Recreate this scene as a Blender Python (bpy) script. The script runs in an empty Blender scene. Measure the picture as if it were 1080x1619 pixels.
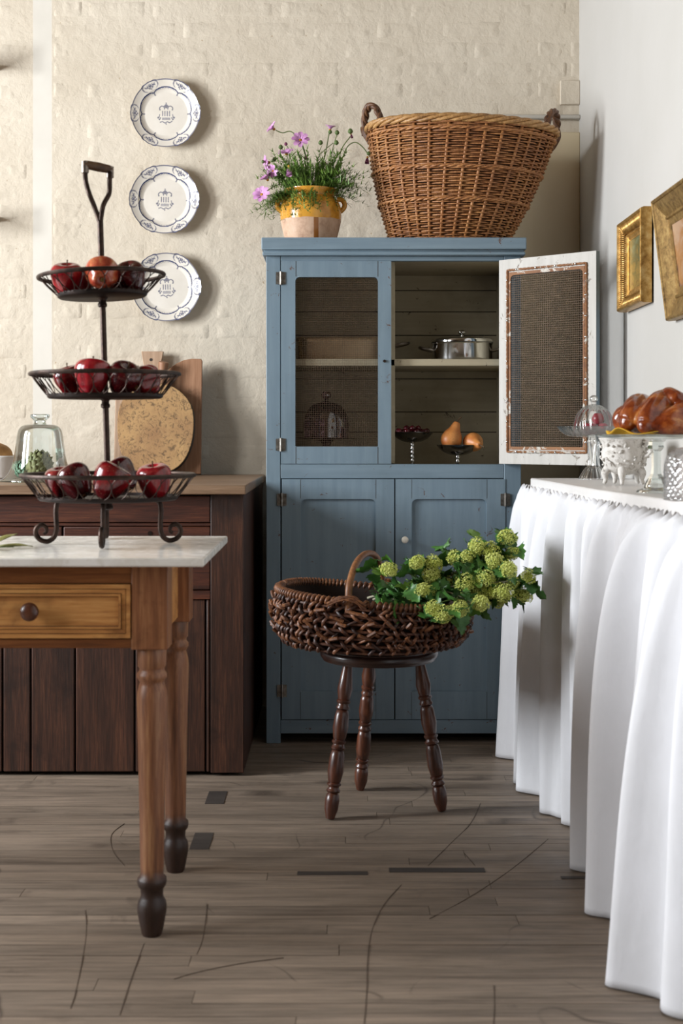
import bpy, bmesh, math, random
from mathutils import Vector, Matrix, noise
R = random.Random(7)
PI = math.pi
sc = bpy.context.scene
COL = sc.collection

# ------------------------------------------------------------------ camera
cam = bpy.data.cameras.new('camera')
camo = bpy.data.objects.new('camera', cam)
COL.objects.link(camo)
camo.location = (0, 0, 1.03)
camo.rotation_euler = (PI / 2, 0, 0)
cam.sensor_fit = 'VERTICAL'
cam.sensor_height = 36
cam.sensor_width = 24
cam.lens = 2100 / 1619 * 36
cam.shift_y = (684 - 809.5) / 1619
cam.shift_x = 5 / 1619
cam.dof.use_dof = True
cam.dof.focus_distance = 4.35
cam.dof.aperture_fstop = 5.0
sc.camera = camo

# ------------------------------------------------------------------ light
w = bpy.data.worlds.new('world')
sc.world = w
w.use_nodes = True
w.node_tree.nodes['Background'].inputs[0].default_value = (0.8, 0.9, 1.0, 1)
w.node_tree.nodes['Background'].inputs[1].default_value = 0.5

def area(name, loc, rot, sx, sy, power, col):
    l = bpy.data.lights.new(name, 'AREA')
    l.shape = 'RECTANGLE'
    l.size, l.size_y, l.energy, l.color = sx, sy, power, col
    o = bpy.data.objects.new(name, l)
    COL.objects.link(o)
    o.location = loc
    o.rotation_euler = rot
    return o
# daylight entering through the two tall windows of the left wall (local -Z aims along +X)
area('window_daylight', (-3.86, 3.0, 1.95), (0, -PI / 2, 0), 1.6, 0.75, 470, (0.91, 0.955, 1.0))
area('window_daylight', (-3.86, 1.55, 1.95), (0, -PI / 2, 0), 1.8, 1.0, 210, (0.94, 0.965, 1.0))
sc.view_settings.view_transform = 'Standard'
sc.view_settings.look = 'None'
sc.view_settings.gamma = 1
sc.view_settings.use_curve_mapping = False
sc.view_settings.exposure = -0.86

# ------------------------------------------------------------------ materials
def lin(h):
    h = h.lstrip('#')
    out = []
    for i in (0, 2, 4):
        c = int(h[i:i + 2], 16) / 255
        out.append(c / 12.92 if c <= 0.04045 else ((c + 0.055) / 1.055) ** 2.4)
    return (*out, 1)

class Mat:
    def __init__(s, name, rough=0.6, metal=0, spec=0.5):
        s.m = bpy.data.materials.new(name)
        s.m.use_nodes = True
        s.t = s.m.node_tree
        s.n = s.t.nodes
        s.b = s.n['Principled BSDF']
        s.b.inputs['Roughness'].default_value = rough
        s.b.inputs['Metallic'].default_value = metal
        s.b.inputs['Specular IOR Level'].default_value = spec
    def link(s, a, b):
        s.t.links.new(a, b)
    def co(s, scale=(1, 1, 1), rnd=False, world=False, loc=(0, 0, 0)):
        if world:
            src = s.n.new('ShaderNodeNewGeometry').outputs['Position']
        else:
            src = s.n.new('ShaderNodeTexCoord').outputs['Object']
        if rnd:
            oi = s.n.new('ShaderNodeObjectInfo')
            mu = s.n.new('ShaderNodeMath'); mu.operation = 'MULTIPLY'; mu.inputs[1].default_value = 37.0
            s.link(oi.outputs['Random'], mu.inputs[0])
            ad = s.n.new('ShaderNodeVectorMath'); ad.operation = 'ADD'
            s.link(src, ad.inputs[0]); s.link(mu.outputs[0], ad.inputs[1])
            src = ad.outputs[0]
        mp = s.n.new('ShaderNodeMapping')
        mp.inputs['Scale'].default_value = scale
        mp.inputs['Location'].default_value = loc
        s.link(src, mp.inputs[0])
        return mp.outputs[0]
    def rand(s):
        return s.n.new('ShaderNodeObjectInfo').outputs['Random']
    def noise(s, vec, scale=5, detail=4, rough=0.6, dist=0):
        t = s.n.new('ShaderNodeTexNoise')
        t.inputs['Scale'].default_value = scale
        t.inputs['Detail'].default_value = detail
        t.inputs['Roughness'].default_value = rough
        t.inputs['Distortion'].default_value = dist
        s.link(vec, t.inputs['Vector'])
        return t.outputs['Fac']
    def voro(s, vec, scale=5, feature='F1'):
        t = s.n.new('ShaderNodeTexVoronoi')
        t.feature = feature
        t.inputs['Scale'].default_value = scale
        s.link(vec, t.inputs['Vector'])
        return t.outputs['Distance']
    def sep(s, vec, i):
        t = s.n.new('ShaderNodeSeparateXYZ')
        s.link(vec, t.inputs[0])
        return t.outputs[i]
    def ramp(s, fac, stops):
        t = s.n.new('ShaderNodeValToRGB')
        e = t.color_ramp.elements
        while len(e) < len(stops):
            e.new(0.5)
        for k, (p, c) in enumerate(stops):
            e[k].position = p
            e[k].color = lin(c) if isinstance(c, str) else (c, c, c, 1)
        s.link(fac, t.inputs[0])
        return t.outputs[0]
    def mix(s, fac, a, b, mode='MIX'):
        t = s.n.new('ShaderNodeMix'); t.data_type = 'RGBA'; t.blend_type = mode
        for val, sock in ((fac, t.inputs[0]), (a, t.inputs[6]), (b, t.inputs[7])):
            if isinstance(val, (int, float)):
                sock.default_value = val
            elif isinstance(val, str):
                sock.default_value = lin(val)
            else:
                s.link(val, sock)
        return t.outputs[2]
    def math(s, op, a, b=0.0):
        t = s.n.new('ShaderNodeMath'); t.operation = op
        for val, sock in ((a, t.inputs[0]), (b, t.inputs[1])):
            if isinstance(val, (int, float)):
                sock.default_value = val
            else:
                s.link(val, sock)
        return t.outputs[0]
    def color(s, c):
        if isinstance(c, str):
            s.b.inputs['Base Color'].default_value = lin(c)
        else:
            s.link(c, s.b.inputs['Base Color'])
        return s
    def roughness(s, f):
        s.link(f, s.b.inputs['Roughness'])
        return s
    def bump(s, h, strength=0.3, dist=0.002):
        t = s.n.new('ShaderNodeBump')
        t.inputs['Strength'].default_value = strength
        t.inputs['Distance'].default_value = dist
        s.link(h, t.inputs['Height'])
        prev = s.b.inputs['Normal'].links
        if prev:
            s.link(prev[0].from_socket, t.inputs['Normal'])
        s.link(t.outputs[0], s.b.inputs['Normal'])
        return s

def m_plain(name, c1, c2=None, scale=20, rough=0.5, metal=0, bump=0, spec=0.5, rnd=True):
    m = Mat(name, rough, metal, spec)
    if c2:
        f = m.noise(m.co(rnd=rnd), scale, 5)
        m.color(m.ramp(f, [(0.3, c1), (0.7, c2)]))
        if bump:
            m.bump(f, bump, 0.002)
    else:
        m.color(c1)
    return m.m

def m_wood(name, cols, axis, rough=0.55, fine=90, coarse=5, bump=0.25, rnd=True, patch=None, spec=0.4, hue=0.0):
    """grain runs along axis; cols dark/mid/light"""
    m = Mat(name, rough, 0, spec)
    def sc_(a, b):
        v = [b, b, b]; v[axis] = a
        return tuple(v)
    g1 = m.noise(m.co(sc_(0.05 * fine, fine), rnd), 1.0, 6, 0.7, 0.4)
    g2 = m.noise(m.co(sc_(0.12 * coarse, coarse * 1.6), rnd), 1.0, 4, 0.6, 1.2)
    f = m.math('ADD', m.math('MULTIPLY', g1, 0.55), m.math('MULTIPLY', g2, 0.45))
    c = m.ramp(f, [(0.34, cols[0]), (0.5, cols[1]), (0.66, cols[2])])
    if patch:
        pf = m.noise(m.co((1, 1, 1), rnd), patch[1], 5, 0.65, 0.5)
        c = m.mix(m.ramp(pf, [(patch[2], 0.0), (patch[2] + 0.13, 0.8)]), c, patch[0])
    if hue:
        r = m.math('ADD', m.math('MULTIPLY', m.rand(), hue), 1 - hue / 2)
        cc = m.n.new('ShaderNodeCombineColor')
        for k in range(3):
            m.link(r, cc.inputs[k])
        c = m.mix(1.0, c, cc.outputs[0], 'MULTIPLY')
    m.color(c)
    m.bump(g1, bump, 0.0015)
    return m

def m_paint(name, base, light, chip, chips=0.64, grain=2, rough=0.5, grime='4a4a42'):
    m = Mat(name, rough)
    v = [40, 40, 40]; v[grain] = 3
    g = m.noise(m.co(tuple(v)), 1.0, 4, 0.6)
    c = m.ramp(g, [(0.3, base), (0.7, light)])
    big = m.noise(m.co(), 4.0, 5, 0.6)
    c = m.mix(m.ramp(big, [(0.5, 0.0), (0.8, 0.45)]), c, grime)
    ch = m.noise(m.co(), 26.0, 6, 0.72, 0.8)
    mask = m.ramp(ch, [(chips, 0.0), (chips + 0.025, 1.0)])
    c = m.mix(mask, c, chip)
    m.color(c)
    m.bump(g, 0.18, 0.001)
    m.bump(m.math('SUBTRACT', 1.0, mask), 0.3, 0.0006)
    return m.m

def m_glass(name, tint=(0.95, 0.98, 0.97), rough=0.03, body=0.12):
    """thin blown glass: clear body with a mirror coat that grows towards the rim"""
    m = bpy.data.materials.new(name)
    m.use_nodes = True
    n, t = m.node_tree.nodes, m.node_tree
    n.remove(n['Principled BSDF'])
    out = [x for x in n if x.type == 'OUTPUT_MATERIAL'][0]
    tr = n.new('ShaderNodeBsdfTransparent'); tr.inputs[0].default_value = (*tint, 1)
    gl = n.new('ShaderNodeBsdfGlossy'); gl.inputs['Roughness'].default_value = rough
    gl.inputs['Color'].default_value = (0.95, 0.97, 0.97, 1)
    lw = n.new('ShaderNodeLayerWeight'); lw.inputs['Blend'].default_value = 0.35
    mp = n.new('ShaderNodeMath'); mp.operation = 'MULTIPLY_ADD'
    mp.inputs[1].default_value = 0.75; mp.inputs[2].default_value = body
    mp.use_clamp = True
    t.links.new(lw.outputs['Fresnel'], mp.inputs[0])
    mx = n.new('ShaderNodeMixShader')
    t.links.new(mp.outputs[0], mx.inputs[0])
    t.links.new(tr.outputs[0], mx.inputs[1])
    t.links.new(gl.outputs[0], mx.inputs[2])
    t.links.new(mx.outputs[0], out.inputs[0])
    return m

# painted masonry: thick lumpy limewash
m = Mat('limewash', 0.75, 0, 0.25)
c1 = m.noise(m.co(world=True), 2.2, 5, 0.6)
c = m.ramp(c1, [(0.35, 'c8bca9'), (0.65, 'd3c8b6')])
pits = m.noise(m.co(world=True), 70, 3, 0.6, 0.5)
c = m.mix(m.ramp(pits, [(0.69, 0.0), (0.74, 0.7)]), c, 'a58d6c')
m.color(c)
l1 = m.noise(m.co(world=True), 17, 6, 0.66, 0.2)
l2 = m.noise(m.co((1, 1, 1.5), world=True), 55, 4, 0.55, 0.4)
cr = m.voro(m.co(world=True), 22, 'SMOOTH_F1')
m.bump(l1, 0.5, 0.012)
m.bump(cr, 0.25, 0.006)
m.bump(l2, 0.3, 0.003)
LIME = m.m
m = Mat('plaster', 0.7, 0, 0.25)
c1 = m.noise(m.co(world=True), 1.6, 4)
m.color(m.ramp(c1, [(0.3, 'bab7b1'), (0.7, 'c1beb9')]))
m.bump(m.noise(m.co(world=True), 30, 4), 0.12, 0.003)
PLASTER = m.m
m = Mat('cream_plaster', 0.7, 0, 0.25)
c1 = m.noise(m.co(world=True), 2.5, 4)
m.color(m.ramp(c1, [(0.3, 'd5c5a4'), (0.7, 'dccdb0')]))
m.bump(m.noise(m.co(world=True), 24, 4), 0.15, 0.003)
CREAM = m.m
DIM = m_plain('far_room_paint', '5c4a33', '68543b', 3, 0.8, rnd=False)
WHITEPL = m_plain('white_plaster', 'b4aea3', 'bbb5aa', 6, 0.7, bump=0.1, rnd=False)

# worn floor boards
def floor_mat(name, a, b, c_):
    mm = m_wood(name, (a, b, c_), 0, 0.5, 120, 9, 0.3, True, ('3c322b', 3.0, 0.60), 0.35, 0.28)
    base = mm.b.inputs['Base Color'].links[0].from_socket
    v = mm.co((1.0, 1.0, 1.0), world=True)
    wob = mm.n.new('ShaderNodeTexNoise'); wob.inputs['Scale'].default_value = 2.3
    mm.link(v, wob.inputs['Vector'])
    ad = mm.n.new('ShaderNodeVectorMath'); ad.operation = 'MULTIPLY_ADD'
    mm.link(wob.outputs['Color'], ad.inputs[0]); ad.inputs[1].default_value = (0.6, 0.6, 0); mm.link(v, ad.inputs[2])
    sc1 = mm.voro(ad.outputs[0], 1.9, 'DISTANCE_TO_EDGE')
    patchy = mm.noise(v, 3.7, 2)
    mask = mm.math('MULTIPLY', mm.ramp(sc1, [(0.0, 1.0), (0.006, 0.0)]), mm.ramp(patchy, [(0.5, 0.0), (0.6, 0.75)]))
    col = mm.mix(mask, base, '2b211b')
    big = mm.noise(mm.co((0.6, 1.4, 1), world=True), 2.0, 4, 0.6)
    col = mm.mix(mm.ramp(big, [(0.4, 0.0), (0.7, 0.35)]), col, '4b4036')
    mm.color(col)
    mm.roughness(mm.ramp(mm.noise(v, 8, 4), [(0.3, 0.42), (0.7, 0.62)]))
    return mm.m
FLOORW = floor_mat('worn_floorboards', '584d42', '7e7062', '988675')
FLOORD = m_wood('dark_floor_repair', ('2c2724', '3d3733', '4a433d'), 0, 0.6, 120, 9, 0.3, True).m

BLUE = m_paint('blue_milk_paint', '6a7d8a', '788b97', '5a3c2c', 0.645, 2, 0.5, '55646a')
BLUEH = m_paint('blue_milk_paint_rails', '6a7d8a', '798c98', '5a3c2c', 0.64, 0, 0.5, '55646a')
INNER = m_paint('taupe_cupboard_paint', 'a0967d', 'aca188', '3f352b', 0.64, 0, 0.6, '4d4639')
CHIPW = m_paint('chipped_white_paint', 'b4b0a8', 'c4c0b9', '7d7266', 0.61, 2, 0.6, 'a59d92')
RUST = m_paint('rusty_bead_paint', '70482f', '9a6a40', 'c4bdb2', 0.56, 0, 0.7, '4e3020')
OAK = m_wood('dark_oak', ('1c100a', '3a2217', '5b3826'), 2, 0.5, 190, 9, 0.5, True, ('20110b', 5, 0.55), 0.4, 0.3).m
OAKH = m_wood('dark_oak_drawers', ('200f09', '462316', '693a24'), 0, 0.5, 190, 9, 0.5, True, ('1c0f0a', 5, 0.60), 0.4, 0.3).m
OAKTOP = m_wood('scrubbed_oak_top', ('5b4434', '80664f', '9a8068'), 0, 0.45, 110, 6, 0.25, True).m
PINE = m_wood('waxed_pine', ('8f5930', 'c58a4d', 'e0ae6c'), 0, 0.42, 130, 7, 0.2, True, ('5a2f16', 4, 0.66), 0.5, 0.15).m
PINEV = m_wood('waxed_pine_upright', ('583520', '855536', 'a87a52'), 2, 0.42, 120, 9, 0.3, True, ('43220f', 4.5, 0.60), 0.5, 0.15).m
m = m_wood('turned_pine_leg', ('583624', '87583a', 'ad835c'), 2, 0.45, 130, 11, 0.35, True, ('54402e', 5, 0.53), 0.5, 0.1)
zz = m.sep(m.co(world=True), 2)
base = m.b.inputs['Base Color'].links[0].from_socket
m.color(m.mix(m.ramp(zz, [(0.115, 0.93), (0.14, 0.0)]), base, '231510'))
PINELEG = m.m
STOOLW = m_wood('stool_walnut', ('1e0f0a', '4a281b', '74452d'), 2, 0.3, 70, 6, 0.15, True, ('1b0e0a', 6, 0.56), 0.6, 0.1).m
STOOLS = m_wood('stool_seat_walnut', ('1c100e', '2f1d18', '432b22'), 0, 0.28, 70, 6, 0.15, True, None, 0.6).m
BOARDP = m_wood('pale_board', ('93745a', 'b2947a', 'c2a68c'), 2, 0.6, 80, 5, 0.15, True).m
BOARDW = m_wood('brown_board', ('6d4a34', '956b4e', 'ab8163'), 2, 0.55, 80, 5, 0.2, True, ('5a3a28', 6, 0.57)).m
m = Mat('pitted_round_board', 0.7)
f1 = m.noise(m.co((1, 1, 1)), 60, 5, 0.7, 1.0)
f2 = m.voro(m.co((1.0, 1, 0.6)), 65)
c = m.ramp(m.noise(m.co(), 9, 4), [(0.3, '967049'), (0.7, 'b8925f')])
c = m.mix(m.ramp(f1, [(0.50, 0.0), (0.64, 0.85)]), c, '5b442b')
c = m.mix(m.ramp(f2, [(0.08, 0.5), (0.2, 0.0)]), c, '6a4d2e')
m.color(c); m.bump(m.math('SUBTRACT', 1.0, f1), 0.5, 0.003)
BOARDR = m.m
DARKEDGE = m_plain('dark_edge_and_gap_shade', '2a221c', '40352b', 30, 0.8)  # dark brown for edges and joints, also stands in for shaded gaps
m = Mat('cream_marble', 0.18, 0, 0.5)
v1 = m.noise(m.co((1, 1.6, 1)), 5, 6, 0.65, 1.5)
c = m.ramp(v1, [(0.40, 'efece6'), (0.5, 'e2ddd4'), (0.56, 'f1eee9')])
v2 = m.noise(m.co(), 30, 5, 0.7)
c = m.mix(m.ramp(v2, [(0.62, 0.0), (0.72, 0.5)]), c, 'b5a892')
m.color(c)
m.roughness(m.ramp(v2, [(0.3, 0.12), (0.7, 0.3)]))
MARBLE = m.m
IRON = m_plain('rusted_iron', '241c19', '49382f', 60, 0.45, 0.75, 0.2)
IRONTRAY = m_plain('iron_tray_sheet', '17110f', '2e201a', 30, 0.5, 0.6, 0.15)
FERRULE = m_plain('worn_ferrule', '6b625a', '8b8178', 60, 0.4, 0.9)
GRIP = m_wood('grip_wood', ('3d2a1b', '5f452e', '79603f'), 0, 0.5, 120, 8, 0.2, True).m
def apple_mat(name, a, b, cc):
    m = Mat(name, 0.22, 0, 0.5)
    s = m.noise(m.co((60, 60, 6), True), 1.0, 4, 0.6)
    c = m.ramp(s, [(0.35, a), (0.55, b), (0.75, cc)])
    d = m.voro(m.co((1, 1, 1), True), 160)
    c = m.mix(m.ramp(d, [(0.1, 0.35), (0.2, 0.0)]), c, 'b98268')
    m.color(c)
    m.b.inputs['Coat Weight'].default_value = 0.4
    m.b.inputs['Coat Roughness'].default_value = 0.12
    return m.m
APPLE = apple_mat('red_apple_skin', '3f060b', '6b0d13', '8c1a1c')
APPLED = apple_mat('dark_apple_skin', '2a0508', '4b0a10', '6a1117')
APPLEB = apple_mat('bright_apple_skin', '6d0c15', '951822', 'a82b2b')
APPLEO = apple_mat('orange_red_apple_skin', '8a2a1c', 'a84a30', 'c28a58')
STEM = m_plain('fruit_stem', '3a2a18', '5a4326', 80, 0.8)
CALYX = m_plain('apple_calyx', 'b28a55', '6e5a34', 200, 0.8)
STEEL = m_plain('polished_steel', 'c8c8c8', None, rough=0.12, metal=1)
DSTEEL = m_plain('dull_steel', '9c9690', '7d756d', 20, 0.3, 1)
SILVER = m_plain('tarnished_silver', '8f8d8a', '4b4846', 14, 0.16, 1)
STEELTAN = m_plain('steel_tan_reflection', 'd6c0a0', 'bfa98b', 12, 0.3, 0.9)  # steel with its warm tan reflection put into the base colour
WIRE = m_plain('rusty_screen_wire', '4a3a2e', '6b5644', 40, 0.6, 0.5)
HINGE = m_plain('worn_steel_hinge', '9a9791', '5d564d', 60, 0.4, 0.9)
PORCELAIN = m_plain('porcelain', 'e6e0d2', 'd8d0c0', 30, 0.2)
m = Mat('pear_skin', 0.45)
f = m.noise(m.co((1, 1, 1), True), 18, 4)
c = m.ramp(f, [(0.3, 'b0642f'), (0.7, 'cd8d4c')])
c = m.mix(m.ramp(m.noise(m.co((1, 1, 1), True), 120, 3), [(0.6, 0.0), (0.7, 0.4)]), c, '7a4a28')
m.color(c)
PEAR = m.m
CHERRY = m_plain('dark_cherry', '2b060d', '52101b', 30, 0.15)
PLUM = m_plain('red_plum', '7d1c2b', 'b04a58', 20, 0.3)
def wicker(name, a, b, c_, big=8, rough=0.5):
    m = Mat(name, rough)
    f = m.noise(m.co(), 120, 4, 0.7)
    g = m.noise(m.co(), big, 4, 0.6)
    h = m.math('ADD', m.math('MULTIPLY', f, 0.6), m.math('MULTIPLY', g, 0.4))
    m.color(m.ramp(h, [(0.36, a), (0.5, b), (0.64, c_)]))
    m.bump(f, 0.25, 0.001)
    return m.m
WICK = wicker('honey_willow', '6e4326', '98643a', 'b98550')
WICKS = wicker('willow_stakes', '7a4c2a', 'a26c3f', 'bd8a55')
WICKR = wicker('willow_rim', '73502c', 'a87d4a', 'c49c66')
WICKH = wicker('willow_handle_bark', '3b2518', '5c3c27', '7b5638')
BRN = wicker('dark_willow', '2b160e', '4a2a1b', '75492e', 12)
BRNL = wicker('pale_dark_willow', '4a2a1b', '74492f', '99694a', 16)
BRND = wicker('blackened_willow', '1d0f0a', '35201a', '4d2f22', 16)
BRNR = wicker('dark_willow_rim', '3a1f12', '61391f', '8b5a33', 30)
BRNI = m_plain('basket_inner_shade', '1c100a', '2b190f', 20, 0.9)
BENT = wicker('bent_stick', '59361c', '7a4d2a', '93653a', 15)
# french confit pot: yellow glaze over terracotta with one long drip
m = Mat('confit_glaze', 0.25)
oc = m.co()
x_, z_ = m.sep(oc, 0), m.sep(oc, 2)
wob = m.math('MULTIPLY', m.math('SUBTRACT', m.noise(oc, 14, 3), 0.5), 0.012)
zz = m.math('ADD', z_, wob)
drip = m.math('MULTIPLY', m.math('GREATER_THAN', x_, 0.012), m.math('LESS_THAN', x_, 0.028))
edge = m.math('SUBTRACT', 0.085, m.math('MULTIPLY', drip, 0.09))
glz = m.math('GREATER_THAN', zz, edge)
gc = m.ramp(m.noise(oc, 16, 5, 0.65), [(0.3, 'b0701f'), (0.55, 'd49a3c'), (0.75, 'c98f3c')])
gc = m.mix(m.math('MULTIPLY', drip, m.math('LESS_THAN', zz, 0.085)), gc, '8a5420')
tc = m.ramp(m.noise(oc, 22, 5, 0.7), [(0.3, '9c7861'), (0.5, 'c2a086'), (0.7, 'd0b199')])
m.color(m.mix(glz, tc, gc))
m.roughness(m.math('SUBTRACT', 0.75, m.math('MULTIPLY', glz, 0.58)))
GLAZE = m.m
SOIL = m_plain('potting_soil', '20170f', '332619', 60, 0.95)
def leafm(name, a, b, rough=0.5):
    m = Mat(name, rough)
    m.color(m.ramp(m.noise(m.co((1, 1, 1), True), 30, 4), [(0.3, a), (0.7, b)]))
    m.b.inputs['Subsurface Weight'].default_value = 0.0
    return m.m
FERN = leafm('feathery_green', '41622a', '7fa048')
STALK = leafm('green_stalk', '45592a', '6d7f44')
PETAL = leafm('cosmos_petal', 'b877b0', 'dca8d6')
PETALD = leafm('faded_cosmos', '5c2342', '7c3a5c')
DISC = m_plain('cosmos_disc', 'c08a28', '8f5f1c', 200, 0.8)
BUD = m_plain('green_bud', '3f5226', '5c7038', 60, 0.6)
VLEAF = leafm('viburnum_leaf', '2c5526', '4f8038', 0.45)
VLEAFY = leafm('viburnum_leaf_light', '55822f', '80a64a', 0.45)
VHEAD = leafm('viburnum_flower', 'b6be4c', 'dde486', 0.6)
VHEART = leafm('viburnum_heart', '8a9740', 'acb658', 0.7)
VSTEM = m_plain('viburnum_stem', '7d7a64', 'a7a28c', 50, 0.7)
OLIVE = leafm('olive_green_leaf', '6b6a34', '8f8c4e', 0.5)
ARTI = leafm('artichoke_bract', '6d7048', '8f8f62', 0.6)
ARTID = leafm('blue_green_bract', '5e7d68', '88a58c', 0.6)
m = Mat('gilt', 0.36, 0.75)
f = m.noise(m.co((1, 1, 1)), 40, 5, 0.7)
m.color(m.ramp(f, [(0.3, '80592c'), (0.5, 'bb9150'), (0.75, 'dfc084')]))
m.bump(f, 0.2, 0.001)
GILT = m.m
m = Mat('aged_gilt', 0.45, 0.6)
f = m.noise(m.co((1, 1, 1)), 60, 5, 0.75)
m.color(m.ramp(f, [(0.3, '5a4526'), (0.5, '917344'), (0.75, 'b59a62')]))
m.bump(f, 0.3, 0.001)
GILTD = m.m
m = Mat('small_landscape_oil', 0.35)
zc = m.sep(m.co(), 2)
f = m.noise(m.co((1, 3, 2)), 14, 5, 0.7, 1.5)
h = m.math('ADD', m.math('MULTIPLY', f, 0.9), m.math('MULTIPLY', zc, 1.6))
m.color(m.ramp(h, [(0.3, '2c2010'), (0.48, '5a4220'), (0.6, '8a7038'), (0.74, '4a4a28'), (0.95, '6f7d62')]))
ART1 = m.m
m = Mat('brown_oil', 0.35)
zc = m.sep(m.co(), 2)
f = m.noise(m.co((1, 3, 1.6)), 9, 6, 0.7, 1.2)
h = m.math('ADD', m.math('MULTIPLY', f, 0.9), m.math('MULTIPLY', zc, 1.2))
m.color(m.ramp(h, [(0.28, '8a6a58'), (0.4, '54424a'), (0.5, '6f5044'), (0.62, '9a6a3c'), (0.8, 'a98a70')]))
ART2 = m.m
BACKB = m_plain('frame_backing', '6b5233', '7d6340', 20, 0.8)
m = Mat('white_linen', 0.85, 0, 0.2)
f = m.noise(m.co((600, 600, 60)), 1, 2)
g = m.noise(m.co(), 7, 5)
m.color(m.ramp(g, [(0.3, 'd6d6d8'), (0.7, 'dddde0')]))
m.bump(f, 0.12, 0.0006)
m.bump(m.noise(m.co((1, 1, 0.6)), 26, 4, 0.6, 0.6), 0.25, 0.006)
LINEN = m.m
TOPW = m_plain('white_counter_paint', 'e2dedb', 'e9e6e2', 8, 0.35)
m = Mat('egg_washed_crust', 0.2)
f = m.noise(m.co(), 22, 5, 0.6, 0.4)
g = m.noise(m.co(), 120, 3, 0.6)
c = m.ramp(f, [(0.3, '4a190a'), (0.48, '7d3414'), (0.62, 'a25524'), (0.78, 'cd9654')])
c = m.mix(m.ramp(g, [(0.55, 0.0), (0.75, 0.5)]), c, '4b1a0b')
m.color(c)
m.bump(g, 0.25, 0.0012)
m.b.inputs['Coat Weight'].default_value = 0.5
m.b.inputs['Coat Roughness'].default_value = 0.15
CRUST = m.m
YELLOW = m_plain('yellow_cloth', 'd9a31c', 'ecc043', 15, 0.8)
m = Mat('chalky_white_iron', 0.7)
f = m.noise(m.co(), 60, 6, 0.75, 0.8)
m.color(m.ramp(f, [(0.5, 'dcd8d2'), (0.62, 'b5afa6'), (0.7, '565049')]))
m.bump(f, 0.6, 0.004)
CHALK = m.m
GLASS = m_glass('clear_glass', (0.93, 0.96, 0.95), 0.04, 0.10)
GLASSG = m_glass('green_tinged_glass', (0.94, 0.972, 0.958), 0.03, 0.06)
GLASSP = m_glass('mauve_glass', (0.55, 0.40, 0.46), 0.05, 0.12)
GLASSC = m_glass('cut_glass', (0.90, 0.88, 0.89), 0.14, 0.12)
GLASSF = m_glass('fluted_glass', (0.95, 0.95, 0.94), 0.12, 0.07)
LOAF = m_plain('loaf_crust', 'b3874c', '8f6535', 20, 0.7, bump=0.3)
FLOUR = m_plain('flour', 'e8dcc4', 'dccaa8', 40, 0.9)
STONEW = m_plain('white_stoneware', 'e6e3de', 'efedea', 12, 0.3)

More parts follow.
